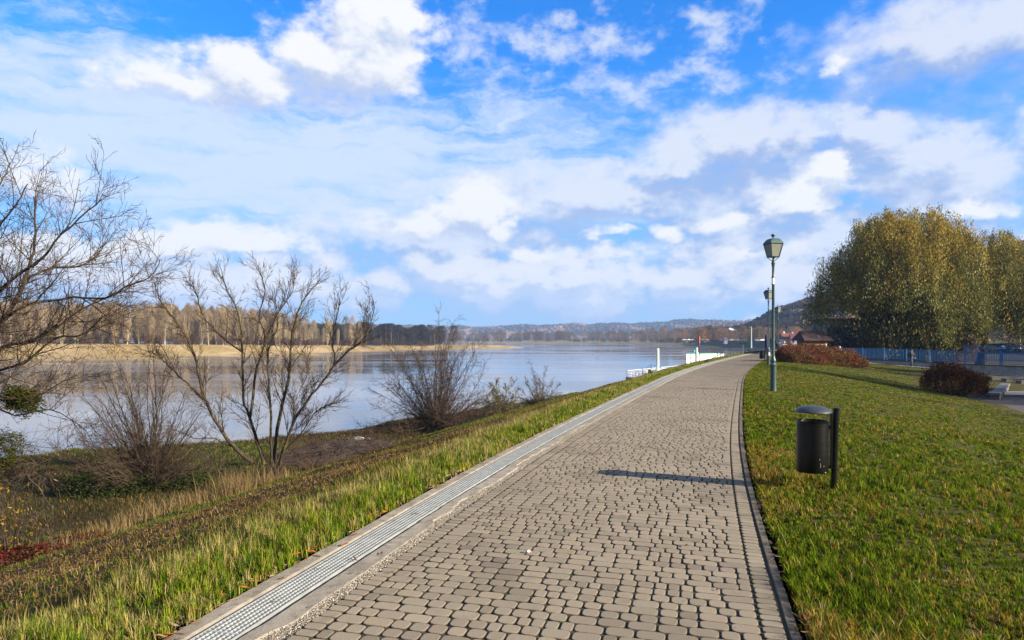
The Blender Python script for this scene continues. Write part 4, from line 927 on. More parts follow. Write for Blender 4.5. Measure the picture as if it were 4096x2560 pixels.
# cars on the embankment
M_tyre = mat('tyre', (.02, .02, .02), .8)
def car(px, D, z, col, label, rz=0.):
    e = empty('parked_car', (X(px, D), D, z), rz, label=label, cat='car', group='cars parked along the far embankment')
    pts_ = [(-2.1, .35), (-2.05, .8), (-1.3, .9), (-.8, 1.4), (.8, 1.42), (1.35, .92), (2.05, .8), (2.15, .35)]
    b = MB(); n = len(pts_)
    b.add([(x, -.85, z_) for x, z_ in pts_]+[(x, .85, z_) for x, z_ in pts_], [tuple(range(n)), tuple(range(n, 2*n))[::-1]]+[(i, n+i, n+(i+1) % n, (i+1) % n) for i in range(n)])
    b.build('body', mat('car_paint', col, .3, .2, ns=1), e, bevel=.08)
    MB().box((-.05, 0, 1.14), (1.9, 1.72, .34)).build('window', M_win, e)
    for x in (-1.3, 1.3):
        for y in (-.8, .8): MB().tube([(x, y-.1, .33), (x, y+.1, .33)], .33, 10).build('wheel', M_tyre, e)
for i, (px, D_, c) in enumerate([(2735, 640, (.75, .75, .75)), (2751, 620, (.7, .7, .72)), (2766, 610, (.8, .8, .8)), (2815, 540, (.3, .35, .4)), (2830, 538, (.5, .5, .52)), (2887, 520, (.75, .75, .75)), (2921, 515, (.6, .6, .62)), (2938, 515, (.85, .85, .85)), (2963, 512, (.55, .57, .6)), (2981, 512, (.85, .87, .9)), (3029, 430, (.3, .35, .45)), (3047, 430, (.8, .82, .78))]):
    car(px, D_, .5, c, ['pale', 'grey', 'silver', 'dark grey'][i % 4]+' car on the far embankment, number '+['one', 'two', 'three', 'four', 'five', 'six', 'seven', 'eight', 'nine', 'ten', 'eleven', 'twelve'][i]+' counted from the left of the row', rnd.uniform(-.3, .3))

# ------------------------------------------------------------------ hedges
def hedge(name, x0, y0, x1, y1, w, h, n, cols, wts, label, sz=.09, ns=260):
    L = math.hypot(x1-x0, y1-y0); a = math.atan2(y1-y0, x1-x0); mx, my = (x0+x1)/2, (y0+y1)/2; z0 = gz(mx, my)
    e = empty(name, (mx, my, z0), a, label=label, cat='hedge')
    u = rng.uniform(-1, 1, n); v = rng.uniform(-1, 1, n); th = rng.uniform(0, math.pi, n); rr_ = rng.uniform(.4, 1., n)**.6*(.55+.8*fbm(u*L*.8, th*2, 1., 4))
    endf = np.sqrt(np.clip(1-np.abs(u)**6, 0, 1))
    B = np.stack([u*L/2, np.cos(th)*rr_*w/2*endf, np.sin(th)**.6*rr_*h*endf], -1)
    xw = mx+B[:, 0]*math.cos(a)-B[:, 1]*math.sin(a); yw = my+B[:, 0]*math.sin(a)+B[:, 1]*math.cos(a)
    B[:, 2] += Hxy(xw, yw)-z0
    pat = fbm(u*L*.5, th, 1.1, 3); c = pal(n, cols, wts); c = np.where((pat > .56)[:, None] & (rng.random((n, 1)) < .7), np.array(cols[-1])*rng.uniform(.6, 1.3, (n, 1)), c)
    leafobj('leaves', B, sz*rng.uniform(.6, 1.5, n), c, e, .55)
    S_l = []; r_ = random.Random(n)
    for i in range(ns):
        xx = r_.uniform(-.47, .47)*L; yy = r_.uniform(-.3, .3)*w; zz = gz(mx+xx*math.cos(a)-yy*math.sin(a), my+xx*math.sin(a)+yy*math.cos(a))-z0
        branch(S_l, (xx, yy, zz), nrm((r_.gauss(0, .25), yy/w*.8+r_.gauss(0, .2), 1)), h*r_.uniform(.7, 1.02), .012, 0, dict(prf, lv=1, len=[.4], kids=[4, 0], seg=[.3, .2]), r_)
    v_, f_ = segmesh(np.array(S_l), 3); nobj('stems', v_, [f_], M_twigr, e)
hedge('autumn_hedge', X(3118, 52), 52, X(3440, 57), 57, 3.0, 1.42, 34000, [(.2, .11, .055), (.13, .07, .04), (.25, .14, .065), (.38, .2, .045), (.2, .07, .04)], [4, 4, 3, 1.3, .6], 'long rusty red and brown hedge beyond the lantern', .1)
hedge('autumn_bush', X(3745, 39.5), 39.8, X(3900, 40.5), 40.4, 3.4, 1.75, 16000, [(.12, .035, .025), (.09, .045, .02), (.2, .075, .02), (.12, .1, .03), (.32, .12, .03)], [4, 3, 2, 2, 1], 'dark red bush at the foot of the lawn beside the small plaza', .09, 120)

# ------------------------------------------------------------------ plaza, fence wall and fence
M_cob = mat('plaza_setts', (.2, .195, .19), .9, c2=(.14, .135, .14), ns=2, bump=.012, bs=28)
pz = -1.57
def flat(name, poly, z, m): return nobj(name, [(x, y, z) for x, y in poly], [[tuple(range(len(poly)))]], m, kind='structure')
flat('plaza', [(22.3, 29.3), (60, 24), (60, 53), (47, 59.5), (37.5, 58.), (30.5, 48.5), (26.2, 40.2), (24.5, 34)], pz, M_cob)
b = MB()
for (xa, ya), (xb, yb) in (((25.9, 39.0), (29.0, 38.8)), ((29.0, 38.8), (33.5, 35.5))):
    L = math.hypot(xb-xa, yb-ya); b.box(((xa+xb)/2, (ya+yb)/2, pz+.02), (L, .14, .16), math.atan2(yb-ya, xb-xa))
b.build('plaza_kerb', M_kerb, kind='structure')
M_gravelp = mat('dark_plaza_paving', (.07, .055, .05), .95, ns=5, bump=.01, bs=40)
flat('dark_paving', [(22.0, 29.5), (40, 20), (34, 35.2), (29.0, 38.7), (25.6, 38.95), (24.4, 36)], pz+.006, M_gravelp)
# concrete bench slab
e = empty('plaza_bench', (29.1, 40.65, pz), -.671, label='long low pale slab bench on the small plaza', cat='bench')
MB().box((0, 0, .33), (.5, 10.5, .12)).build('seat', mat('bench_slab', (.13, .13, .13), .8, ns=4), e, bevel=.012)
for yy in (-3.4, 0, 3.4): MB().box((0, yy, .135), (.4, 3., .27)).build('leg', M_conc, e)
# steps
e = empty('plaza_steps', (X(4195, 48), 48, pz), 0., label='low stone steps with shadowed risers at the right edge behind the bench', cat='steps')
for k in range(6): MB().box((1.6, -3.+k*1.5, .05+.03*k), (5.2, .55, .1+.06*k)).build('tread', M_conc, e)
# wall under the fence
FL = [(31.5, 78.5), (38.4, 70.5), (42.6, 65.8), (47.2, 62.5), (60, 56.0)]
M_wall = mat('stone_wall', (.32, .31, .3), .9, c2=(.2, .19, .18), ns=1.6, bump=.03, bs=5)
M_cop = mat('dark_coping', (.05, .045, .04), .8)
wl = empty('fence_wall', (38.4, 70.5, -1.), label='low grey stone wall with dark coping carrying the blue fence', cat='wall')
M_blue = mat('blue_paint', (.02, .16, .42), .5, ns=3, var=.2); 
fe = empty('blue_fence', (38.4, 70.5, 0), label='long bright blue vertical bar fence on the stone wall behind the walker', cat='fence')
def seg_iter(step):
    for (a, b) in zip(FL[:-1], FL[1:]):
        L = math.hypot(b[0]-a[0], b[1]-a[1]); n = max(1, round(L/step))
        for i in range(n): yield (a[0]+(b[0]-a[0])*i/n, a[1]+(b[1]-a[1])*i/n), math.atan2(b[1]-a[1], b[0]-a[0])
bw, bc, rail, bar = MB(), MB(), MB(), MB()
wtop = lambda x: np.interp(x, [31, 38.4, 47, 60], [-.35, -.42, -.78, -.95])
for a, b in zip(FL[:-1], FL[1:]):
    L = math.hypot(b[0]-a[0], b[1]-a[1]); an = math.atan2(b[1]-a[1], b[0]-a[0]); mx, my = (a[0]+b[0])/2, (a[1]+b[1])/2
    zt0, zt1 = wtop(a[0]), wtop(b[0])
    def slab(B_, w, lo, hi, ov=0.):
        nx, ny = -math.sin(an)*w/2, math.cos(an)*w/2; vs = []
        for (p, z) in ((a, zt0), (b, zt1)):
            for sx in (-1, 1):
                for zz in (lo, hi): vs.append((p[0]+nx*sx-38.4, p[1]+ny*sx-70.5, z+zz))
        B_.add(vs, [(0, 1, 3, 2), (4, 6, 7, 5), (0, 4, 5, 1), (2, 3, 7, 6), (1, 5, 7, 3), (0, 2, 6, 4)])
    slab(bw, .4, -2.2, -.08); slab(bc, .5, -.085, 0.); slab(rail, .04, .12, .16); slab(rail, .05, 1.12, 1.17)
bw.v = [(x, y, z+1.) for x, y, z in bw.v]; bc.v = [(x, y, z+1.) for x, y, z in bc.v]
bw.build('stonework', M_wall, wl); bc.build('coping', M_cop, wl)
for (p, an) in seg_iter(.13): bar.box((p[0]-38.4, p[1]-70.5, float(wtop(p[0]))+.62), (.035, .02, 1.08), an)
rail.build('rail', M_blue, fe); bar.build('bar', M_blue, fe, kind='stuff')
for (p, an) in seg_iter(2.1): MB().box((p[0]-38.4, p[1]-70.5, float(wtop(p[0]))+.6), (.08, .08, 1.24), an).build('post', M_blue, fe)
# taller fence panel set behind, on the right
e = empty('tall_blue_fence', (X(3860, 70), 70, -.9), -.42, label='taller blue fence panels standing behind the lower fence on the right', cat='fence')
bb = MB()
for i in range(150): bb.box((i*.14, 0, 1.15), (.04, .02, 1.7))
bb.build('bar', M_blue, e, kind='stuff'); bb = MB(); bb.box((10.4, 0, .5), (21, .05, .06)); bb.box((10.4, 0, 1.8), (21, .05, .06)); bb.build('rail', M_blue, e)
for i in range(8): MB().box((i*3., .04, .95), (.12, .1, 2.1)).build('post', M_blue, e)
# paving strip in front of the wall
wa, wb = np.array([(30.3, 76.2), (37.0, 68.2), (41.5, 63.2), (46.6, 60.2), (60, 53.6)]), np.array([(31.5, 78.2), (38.3, 70.35), (42.55, 65.6), (47.2, 62.4), (60, 55.9)])
uu_ = np.linspace(0, 4, 33); gi = lambda A_, k: np.interp(uu_, range(5), A_[:, k]); wV = []
for f in np.linspace(0, 1, 5):
    x_, y_ = gi(wa, 0)*(1-f)+gi(wb, 0)*f, gi(wa, 1)*(1-f)+gi(wb, 1)*f; wV.append(np.stack([x_, y_, Hxy(x_, y_)+.05], -1))
wV = np.stack(wV, 1); ix_ = np.arange(33*5).reshape(33, 5)
nobj('wall_path', wV.reshape(-1, 3), [np.stack([ix_[:-1, :-1], ix_[1:, :-1], ix_[1:, 1:], ix_[:-1, 1:]], -1).reshape(-1, 4)], mat('pale_path', (.26, .24, .22), .9, ns=3), kind='structure')

# ------------------------------------------------------------------ street lamps
M_lamp = mat('lamp_green_paint', (.045, .085, .082), .45, .2, c2=(.06, .105, .105), ns=7, bump=.0008, bs=60)
M_glass = mat('opal_glass', (.2, .21, .18), .3, ns=3, var=.2); M_bulb = mat('lamp_bulb', (.85, .83, .6), .3)
def lantern(name, label, z0):
    e = empty(name, (0, 0, 0), label=label, cat='street lamp', group='green lanterns along the path')
    MB().lathe([(.1, -.1), (.098, .0), (.096, .82), (.1, .83), (.116, .85), (.118, .865), (.1, .885), (.072, .92), (.066, .94), (.07, .95), (.088, .98), (.09, 1.01), (.083, 1.05), (.064, 1.09), (.056, 1.14), (.052, 1.16), (.058, 1.165), (.058, 1.175), (.046, 1.18), (.044, 1.6), (.042, 3.72), (.05, 3.73), (.054, 3.76), (.05, 3.80), (.04, 3.83), (.038, 4.12), (.05, 4.14), (.052, 4.2), (.064, 4.22), (.064, 4.245), (.05, 4.26), (.052, 4.32), (.034, 4.335), (.02, 4.35), (.02, 4.42)], 24).build('post', M_lamp, e, smooth=True)
    ar = MB()
    for k in range(4):
        a = math.pi/4+k*math.pi/2; c_, s_ = math.cos(a), math.sin(a)
        ar.tube([(c_*r, s_*r, z) for r, z in ((.03, 4.32), (.07, 4.335), (.12, 4.375), (.15, 4.41), (.18, 4.425), (.2, 4.43))], .011, 6)
    ar.build('bracket', M_lamp, e, smooth=True)
    q = math.pi/4
    fr = MB()
    def sq(h, z): return [(sx*h, sy*h, z) for sx, sy in ((-1, -1), (1, -1), (1, 1), (-1, 1))]
    def ringsq(B_, h, z, w): 
        c = sq(h, z)
        for i in range(4): B_.tube([c[i], c[(i+1) % 4]], w, 4)
    ringsq(fr, .137, 4.445, .016); ringsq(fr, .22, 4.87, .018)
    for a, b in zip(sq(.137, 4.445), sq(.22, 4.87)): fr.tube([a, b], .013, 4)
    fr.build('frame', M_lamp, e)
    for k in range(4):
        lo, hi = sq(.13, 4.452), sq(.213, 4.862); k2 = (k+1) % 4
        MB().add([lo[k], lo[k2], hi[k2], hi[k]]+[tuple(c*.985 if i < 2 else c for i, c in enumerate(p)) for p in (lo[k], lo[k2], hi[k2], hi[k])], [(0, 1, 2, 3), (7, 6, 5, 4), (0, 4, 5, 1), (1, 5, 6, 2), (2, 6, 7, 3), (3, 7, 4, 0)]).build('pane', M_glass, e)
    MB().lathe([(.03, 4.47), (.032, 4.6), (.03, 4.72), (.01, 4.76)], 10).build('bulb', M_bulb, e, smooth=True)
    rf = MB()
    rs = [(.238, 4.885), (.232, 4.9), (.198, 4.96), (.145, 5.03), (.13, 5.04), (.045, 5.06)]
    vs = []; fs = []
    for h, z in rs: vs += sq(h, z)
    for i in range(len(rs)-1):
        for k in range(4): fs.append((i*4+k, i*4+(k+1) % 4, i*4+4+(k+1) % 4, i*4+4+k))
    fs += [(3, 2, 1, 0), tuple(len(vs)-4+k for k in range(4))]
    rf.add(vs, fs).build('roof', M_lamp, e, bevel=.006)
    MB().lathe([(.05, 5.055), (.03, 5.08), (.026, 5.1), (.03, 5.11), (.06, 5.13), (.075, 5.155), (.07, 5.18), (.04, 5.2), (.005, 5.21)], 16).build('finial', M_lamp, e, smooth=True)
    return e
L1 = lantern('street_lamp', 'nearest tall green lantern with a small notice box fixed high on its post', 0)
remember()
LL = [(3074, 46.3, 'second green lantern, with a white sticker low on its post, left of the nearest one', 0), (3112, 70, 'third green lantern, just right of the nearest post', 0), (3212, 116, 'fourth lantern, above the kiosk roof, left of two', 0), (3267, 125, 'fifth and smallest lantern, above the kiosk roof, right of two', -.35)]
for px, D_, lb, dz in LL:
    c = copy_tree(L1, label=lb); c.location = (X(px, D_), D_, min(gz(X(px, D_), D_), .0)+dz if dz else 0); c.rotation_euler = (0, 0, rnd.uniform(0, .6))
    if 'second' in lb:
        b = MB(); n = 9
        for j in range(n):
            a = R(-150+j*150/(n-1)); b.v += [(.0985*math.cos(a), .0985*math.sin(a), .6), (.0985*math.cos(a), .0985*math.sin(a), .82)]
        b.f = [(2*j, 2*j+2, 2*j+3, 2*j+1) for j in range(n-1)]; b.build('sticker', mat('white_sticker', (.8, .8, .78), .5), c)
L1.location = (X(3093, 22.6), 22.6, gz(X(3093, 22.6), 22.6)); L1.rotation_euler = (0, 0, .22)
e = empty('notice_box', (L1.location.x-.03, L1.location.y-.08, 3.62), .5, label='small pale box clipped high on the post of the nearest lantern', cat='box')
MB().box((0, 0, 0), (.09, .05, .2)).build('case', mat('pale_box', (.55, .58, .55), .5), e, bevel=.006); MB().box((0, 0.01, .105), (.11, .07, .012)).box((0, .01, -.105), (.11, .07, .012)).build('clip', M_lamp, e)

# ------------------------------------------------------------------ litter bins
M_black = mat('black_enamel', (.0025, .003, .0035), .33, .0, c2=(.004, .004, .004), ns=12, spec=.3, coat=.05, bump=.0006, bs=50)
M_lid = mat('lid_blue_black', (.04, .048, .065), .45, .3, c2=(.06, .065, .08), ns=16, bump=.0006, bs=70)
M_chip = mat('green_chip', (.02, .3, .17), .6)
def bin_(label, name='litter_bin'):
    e = empty(name, label=label, cat='litter bin', group='round litter bins beside the path')
    cxb = -.262
    MB().tube([(-.036, 0, -.1), (0, 0, .925)], .033, 20).build('post', M_black, e, smooth=True)
    MB().lathe([(.034, 0), (.036, .004), (.036, .014), (.02, .022)], 20, (0, 0, .92)).build('post_cap', M_black, e, smooth=True)
    r = .17
    pr_ = [(r-.012, .225), (r-.002, .215), (r, .222), (r, .46), (r+.004, .463), (r+.004, .472), (r, .475), (r, .53), (r+.004, .533), (r+.004, .542), (r, .545), (r, .745), (r+.004, .748), (r+.004, .757), (r, .76), (r, .785), (r+.003, .79), (r-.001, .794), (r-.004, .785), (r-.005, .25), (.01, .245)]
    bk = MB().lathe(pr_, 40, (cxb, 0, 0)).build('bucket', M_black, e, smooth=True)
    MB().lathe([(.158, .0), (.16, .004), (.156, .008)], 30, (cxb, 0, .7), cap=True).build('liner', M_chip, bk, smooth=True)
    ch = MB()
    for a, z, w, h in ((-1.35, .31, .003, .05), (-1.1, .3, .012, .004), (-.95, .228, .02, .006), (-1.4, .375, .003, .02)):
        ch.box((cxb+math.cos(a)*(r+.0005), math.sin(a)*(r+.0005), z), (w, .003, h), a+math.pi/2)
    ch.build('paint_chip', mat('chip_grey', (.3, .3, .22), .7), bk)
    lid = [(.198, .888), (.2, .893), (.196, .902), (.17, .925), (.13, .944), (.08, .957), (.03, .963), (.002, .964), (.002, .958), (.08, .951), (.13, .938), (.168, .92), (.19, .9)]
    MB().lathe(lid, 40, (cxb+.01, 0, 0), cap=False).build('lid', M_lid, e, smooth=True)
    MB().box((-.058, 0, .58), (.028, .05, .66)).box((-.085, 0, .9), (.06, .05, .015)).box((-.078, 0, .27), (.03, .03, .04)).box((-.078, 0, .72), (.03, .03, .04)).box((-.03, 0, .28), (.04, .03, .03)).box((-.03, 0, .8), (.04, .03, .03)).build('bracket', M_black, e, bevel=.003)
    return e
B1 = bin_('black round litter bin with domed lid, close in front on the lawn')
remember()
B2 = copy_tree(B1, label='dark litter bin beside the second lantern in the distance')
B1.location = (X(3346, 7.74), 7.74, gz(X(3346, 7.74), 7.74)); B1.rotation_euler = (0, 0, -.12)
B2.location = (X(3061, 52), 52, .0); B2.rotation_euler = (0, 0, 0)
# closed parasol behind the second lamp
e = empty('closed_parasol', (X(3066, 56), 56, 0), label='furled dark blue parasol behind the second lantern', cat='parasol')
MB().lathe([(.025, 0), (.025, 2.2)], 8).build('pole', M_barkd, e); MB().lathe([(.06, .9), (.13, 1.0), (.12, 1.3), (.15, 1.6), (.11, 1.95), (.03, 2.15)], 10).build('canopy', mat('navy_cloth', (.03, .035, .1), .9, ns=8), e, smooth=True)

# ------------------------------------------------------------------ signpost, utility pole, railing, planter
e = empty('river_signpost', (X(2797, 51.6), 51.6, -.05), R(62), label='thin dark post with narrow red sign board seen edge on by the river path', cat='signpost')
MB().tube([(.0, 0, -.2), (0.0, 0, 2.05)], .035, 8).build('post', mat('post_dark', (.03, .02, .025), .6), e)
MB().box((.0, .0, 1.7), (.26, .07, .62)).build('board', mat('sign_red', (.35, .03, .03), .5, ns=14, c2=(.2, .02, .02)), e, bevel=.01)
MB().box((.0, .0, 1.26), (.22, .06, .2)).build('lower_board', mat('sign_blue', (.04, .05, .25), .5), e, bevel=.01)
ch = MB()
for k in range(5): ch.box((.0, -.042, 1.5+k*.1), (.14, .006, .05))
ch.build('sign_stripe', mat('sign_pale', (.6, .35, .3), .5), e)
M_pale = mat('pale_green_steel', (.4, .52, .47), .6)
pp_ = P(3005, 1300, 160)
e = empty('utility_pole', (pp_[0], 160, -.4), label='pale green utility pole with loops of black cable at its top', cat='utility pole')
MB().lathe([(.2, 0), (.14, 2), (.11, pp_[2]+.4)], 10).build('pole', M_pale, e, smooth=True)
cb = MB()
for k in range(3): cb.tube([(-.25+.55*math.cos(a)-.1*k, 0, pp_[2]-.1+.35*math.sin(a)) for a in np.linspace(0, 6.2, 14)], .05, 5)
cb.box((.1, 0, pp_[2]+.3), (.25, .3, .5)); cb.build('cable_loop', M_tyre, e)
a_, b_ = Vector(P(3007, 1298, 160)), Vector(P(3330, 1236, 90))
q_ = [a_.lerp(b_, i/14)-Vector((0, 0, 1.0*4*(i/14)*(1-i/14))) for i in range(15)]
MB().tube(q_, .035, 5).build('overhead_cable', M_tyre, label='black cable sagging from the utility pole toward the willow', cat='cable')
rl = [(2831, 1443, 50), (2869, 1422, 57), (2890, 1413, 61), (2908, 1409, 64), (2935, 1406, 70), (2963, 1403, 76), (2997, 1400, 88)]
RP = [P(*a) for a in rl]
e = empty('bank_railing', RP[0], label='dark metal handrail curving along the river edge of the path to the landing', cat='railing')
M_rail = mat('rail_dark', (.04, .045, .05), .5, .5)
o0 = Vector(RP[0]); rp = [tuple(Vector(p)-o0) for p in RP]
MB().tube(rp, .032, 6).build('handrail', M_rail, e); MB().tube([(x, y, z-.45) for x, y, z in rp[1:]], .02, 6).build('lower_rail', M_rail, e)
for i in range(1, 7):
    for f in (0, .5):
        if i == 6 and f: break
        a = Vector(rp[i]).lerp(Vector(rp[min(i+1, 6)]), f); MB().tube([(a.x, a.y, a.z-1.1), tuple(a)], .028, 6).build('post', M_rail, e)
e2 = empty('stair_rail', P(2869, 1411, 56), label='short sloping stair handrail above the white barge', cat='railing'); q0 = Vector(P(2869, 1411, 56))
MB().tube([(0, 0, -1.0), (0, 0, 0), tuple(Vector(P(2891, 1400, 60))-q0)], .03, 6).build('handrail', M_rail, e2); k_ = Vector(P(2884, 1404, 59))-q0; MB().tube([tuple(k_-Vector((0, 0, .9))), tuple(k_)], .026, 6).build('post', M_rail, e2)
e = empty('post_planter', (X(2972, 80), 80, -.3), label='dark green planter box on a slim post near the end of the railing', cat='planter')
MB().lathe([(.05, 0), (.04, 1.4)], 8).build('post', M_pale, e); MB().box((0, 0, 1.5), (.5, .4, .18), 0, 1.25).build('box', mat('planter_green', (.02, .04, .025), .7), e)
e = empty('white_gate_post', (X(3021, 95), 95, -.15), label='white rectangular post at the far end of the railing', cat='post')
MB().box((0, 0, .35), (.26, .22, .72)).build('post', M_wh, e, bevel=.02)
MB().box((-.55, .2, .33), (.7, .04, .5)).build('mesh_panel', mat('panel_white', (.6, .62, .65), .6, ns=12), e)

# ------------------------------------------------------------------ vessels and mooring
M_white = mat('white_paint', (.82, .82, .8), .45, ns=1.2, var=.1, c2=(.7, .7, .68)); M_green = mat('hull_green', (.015, .085, .05), .45, ns=1.5); M_gdeck = mat('deck_green', (.1, .4, .27), .6)
M_bl = mat('crane_blue', (.02, .22, .6), .45); M_steel = mat('pole_white_green', (.62, .72, .68), .5, ns=2, var=.15)
a0 = Vector((X(2500, 106), 106, -5)); a1 = Vector((X(2745, 132), 132, -5)); an = math.atan2((a1-a0).y, (a1-a0).x); Lb = (a1-a0).length
e = empty('landing_pontoon', a0, an, label='green hulled landing pontoon with white railings nearest along the bank', cat='boat')
poly = [(0, -1.6), (1.2, -4.2), (Lb, -4.6), (Lb, .2), (1.2, .4), (0, -.6)]
b = MB(); n = 6
b.add([(x*.985+.35, y*.9, -.5) for x, y in poly]+[(x, y, .72) for x, y in poly], [tuple(range(n))[::-1], tuple(range(n, 2*n))]+[(i, (i+1) % n, n+(i+1) % n, n+i) for i in range(n)]); b.build('hull', M_green, e)
MB().prism([(x+.05, y) for x, y in poly], .722, .80).build('gunwale', M_white, e)
def railset(e, pts_, z0, z1, npn, name='railing'):
    rb = MB()
    for (xa, ya), (xb, yb) in zip(pts_[:-1], pts_[1:]):
        L = math.hypot(xb-xa, yb-ya)
        for z in (z1, z0+(z1-z0)*.72, z0+(z1-z0)*.46, z0+(z1-z0)*.2): rb.tube([(xa, ya, z), (xb, yb, z)], .03 if z == z1 else .022, 5)
        k = max(1, round(L/npn))
        for i in range(k+1): rb.box((xa+(xb-xa)*i/k, ya+(yb-ya)*i/k, (z0+z1)/2), (.05, .05, z1-z0))
    return rb.build(name, M_white, e)
railset(e, [(.3, -.7), (1.3, .25), (Lb-.2, .05)], .8, 1.75, .55); railset(e, [(.3, -.7), (.3, -1.6), (1.3, -4.), (Lb-.2, -4.4)], .8, 1.75, .55)
MB().box((6.5, -2, 1.15), (5, 1.4, .5)).build('deck_box', M_white, e, bevel=.03)
e3 = empty('mooring_winch', a0+Vector((math.cos(an)*4.2-math.sin(an)*-2.6, math.sin(an)*4.2+math.cos(an)*-2.6, 5.8-5)), an, label='black mooring winch frame with yellow top on the pontoon deck', cat='winch')
MB().box((-.35, 0, .5), (.18, .5, 1.)).box((.35, 0, .5), (.18, .5, 1.)).box((0, 0, .35), (.6, .4, .16)).box((0, 0, .8), (.6, .4, .16)).build('frame', M_tyre, e3); MB().box((0, 0, 1.06), (.95, .55, .14)).build('top', mat('yellow_paint', (.7, .55, .02), .5), e3)
c0 = Vector(P(2606, 1505, 112))
e = empty('deck_crane', c0, label='small blue davit crane with slanted arm on the landing pontoon', cat='crane')
MB().lathe([(.14, 0), (.1, 1.), (.08, 2.0)], 8).box((-.3, 0, .1), (.5, .3, .25)).build('mast', M_bl, e); MB().tube([(.05, 0, .55), (.9, .2, 1.15), (1.7, .4, 1.55)], .09, 6).box((.25, 0, .9), (.35, .1, .45)).build('arm', M_bl, e)
MB().tube([(0, 0, 2.), (-1.7, -.5, .5), (-2.6, -.8, .2)], .03, 5).tube([(0, 0, 2.), (1.6, .3, 1.3)], .02, 4).build('cable', M_tyre, e)
for px, top, D_, r_, lb in ((2630.5, 1395, 112, .245, 'tall white mooring pile beside the blue crane'), (2786, 1391, 158, .3, 'white mooring pile in front of the barge')):
    z1 = P(px, top, D_)[2]; x0 = X(px, D_)
    e = empty('mooring_pile', (x0, D_, -5.5), label=lb, cat='mooring pile'); MB().lathe([(r_, 0), (r_, z1+5.5), (r_*.6, z1+5.56), (.01, z1+5.57)], 20).build('pile', M_steel, e, smooth=True)
    MB().lathe([(r_+.01, 0), (r_+.03, .05), (r_+.03, .2), (r_+.01, .25)], 20, (0, 0, 2.2)).build('collar', M_white, e)
# white barge
b0 = Vector((X(2746, 165), 165, -5)); b1 = Vector((X(2900, 171), 171, -5)); an2 = math.atan2((b1-b0).y, (b1-b0).x); L2 = (b1-b0).length-.3
ca_ = math.atan2(165., X(2738, 165))-an2; ux, uy = math.cos(ca_)*6, math.sin(ca_)*6
pg = lambda g: [(-g, -g), (L2+g, -g), (L2+g, uy+g), (ux-g*.5, uy+g)]
e = empty('white_barge', b0, an2, label='white sided barge with round portholes and a green deck behind the signpost', cat='boat')
MB().prism(pg(.3), -.3, .6).build('hull', M_tyre, e)
MB().prism(pg(0), .602, 3.1).build('cabin', M_white, e)
MB().prism(pg(.08), 3.102, 3.2).build('deck', M_gdeck, e)
for x in (1.7, 5.6, 9.4):
    pt_ = MB().tube([(x, -.03, 2.3), (x, .05, 2.3)], .3, 20).build('porthole', M_tyre, e); MB().lathe([(.29, 0), (.34, .01), (.34, .05), (.29, .06)], 20).build('rim', M_steel, pt_)
    pt_.children[0].rotation_euler = (R(90), 0, 0); pt_.children[0].location = (x, -.005, 2.3)
for x, m_, lb in ((4.2, M_gdeck, 'green mushroom vent on the barge roof'), (5.6, M_white, 'white mushroom vent with black cap on the barge roof')):
    w = b0+Vector((math.cos(an2)*x-math.sin(an2)*2., math.sin(an2)*x+math.cos(an2)*2., 3.202)); v_ = empty('roof_vent', w, label=lb, cat='vent')
    MB().lathe([(.15, 0), (.15, .35)], 12).build('stem', m_, v_); MB().lathe([(.15, .35), (.38, .42), (.4, .6), (.28, .8), (.02, .86)], 14).build('cap', m_ if m_ is M_gdeck else M_tyre, v_, smooth=True)
# more landing stage beyond the barge, by the railing
b0 = Vector((X(2896, 150), 150, -5)); e = empty('landing_stage', b0, .95, label='white panelled landing stage behind the handrail', cat='boat')
for i in range(9): MB().box((i*1.5+.7, 0, 1.9), (1.2 if i % 3 else .7, .2, 1.5)).build('panel', mat('stage_panel', (.42, .42, .45), .6), e)
MB().box((6.5, 1.2, .5), (15, 3., 1.6)).build('hull', mat('stage_grey', (.35, .36, .4), .7), e)

# ------------------------------------------------------------------ kiosk, barn-like building
M_wood = mat('orange_wood', (.28, .12, .035), .75, c2=(.17, .07, .02), ns=3); M_shing = mat('dark_shingle', (.045, .025, .03), .9, ns=8, bump=.03, bs=12)
kx = X(3248, 78); e = empty('wooden_kiosk', (kx, 78, -.75), .12, label='small wooden market kiosk with dark shingle roof behind the hedge', cat='kiosk')
MB().box((0, 0, 1.2), (2.5, 2., 2.4)).build('wall', M_wood, e); MB().add([(-1.75, -1.5, 2.3), (1.75, -1.5, 2.3), (1.75, 1.5, 2.3), (-1.75, 1.5, 2.3), (-1.5, 0, 3.4), (1.5, 0, 3.4)], [(0, 1, 5, 4), (2, 3, 4, 5), (0, 4, 3), (1, 2, 5), (3, 2, 1, 0)]).build('roof', M_shing, e)
MB().box((-.2, -1.02, 1.4), (1.5, .06, .9)).build('hatch', M_barkd, e); MB().box((-1.6, -1.3, 1.95), (.9, .8, .08)).build('awning', M_shing, e)
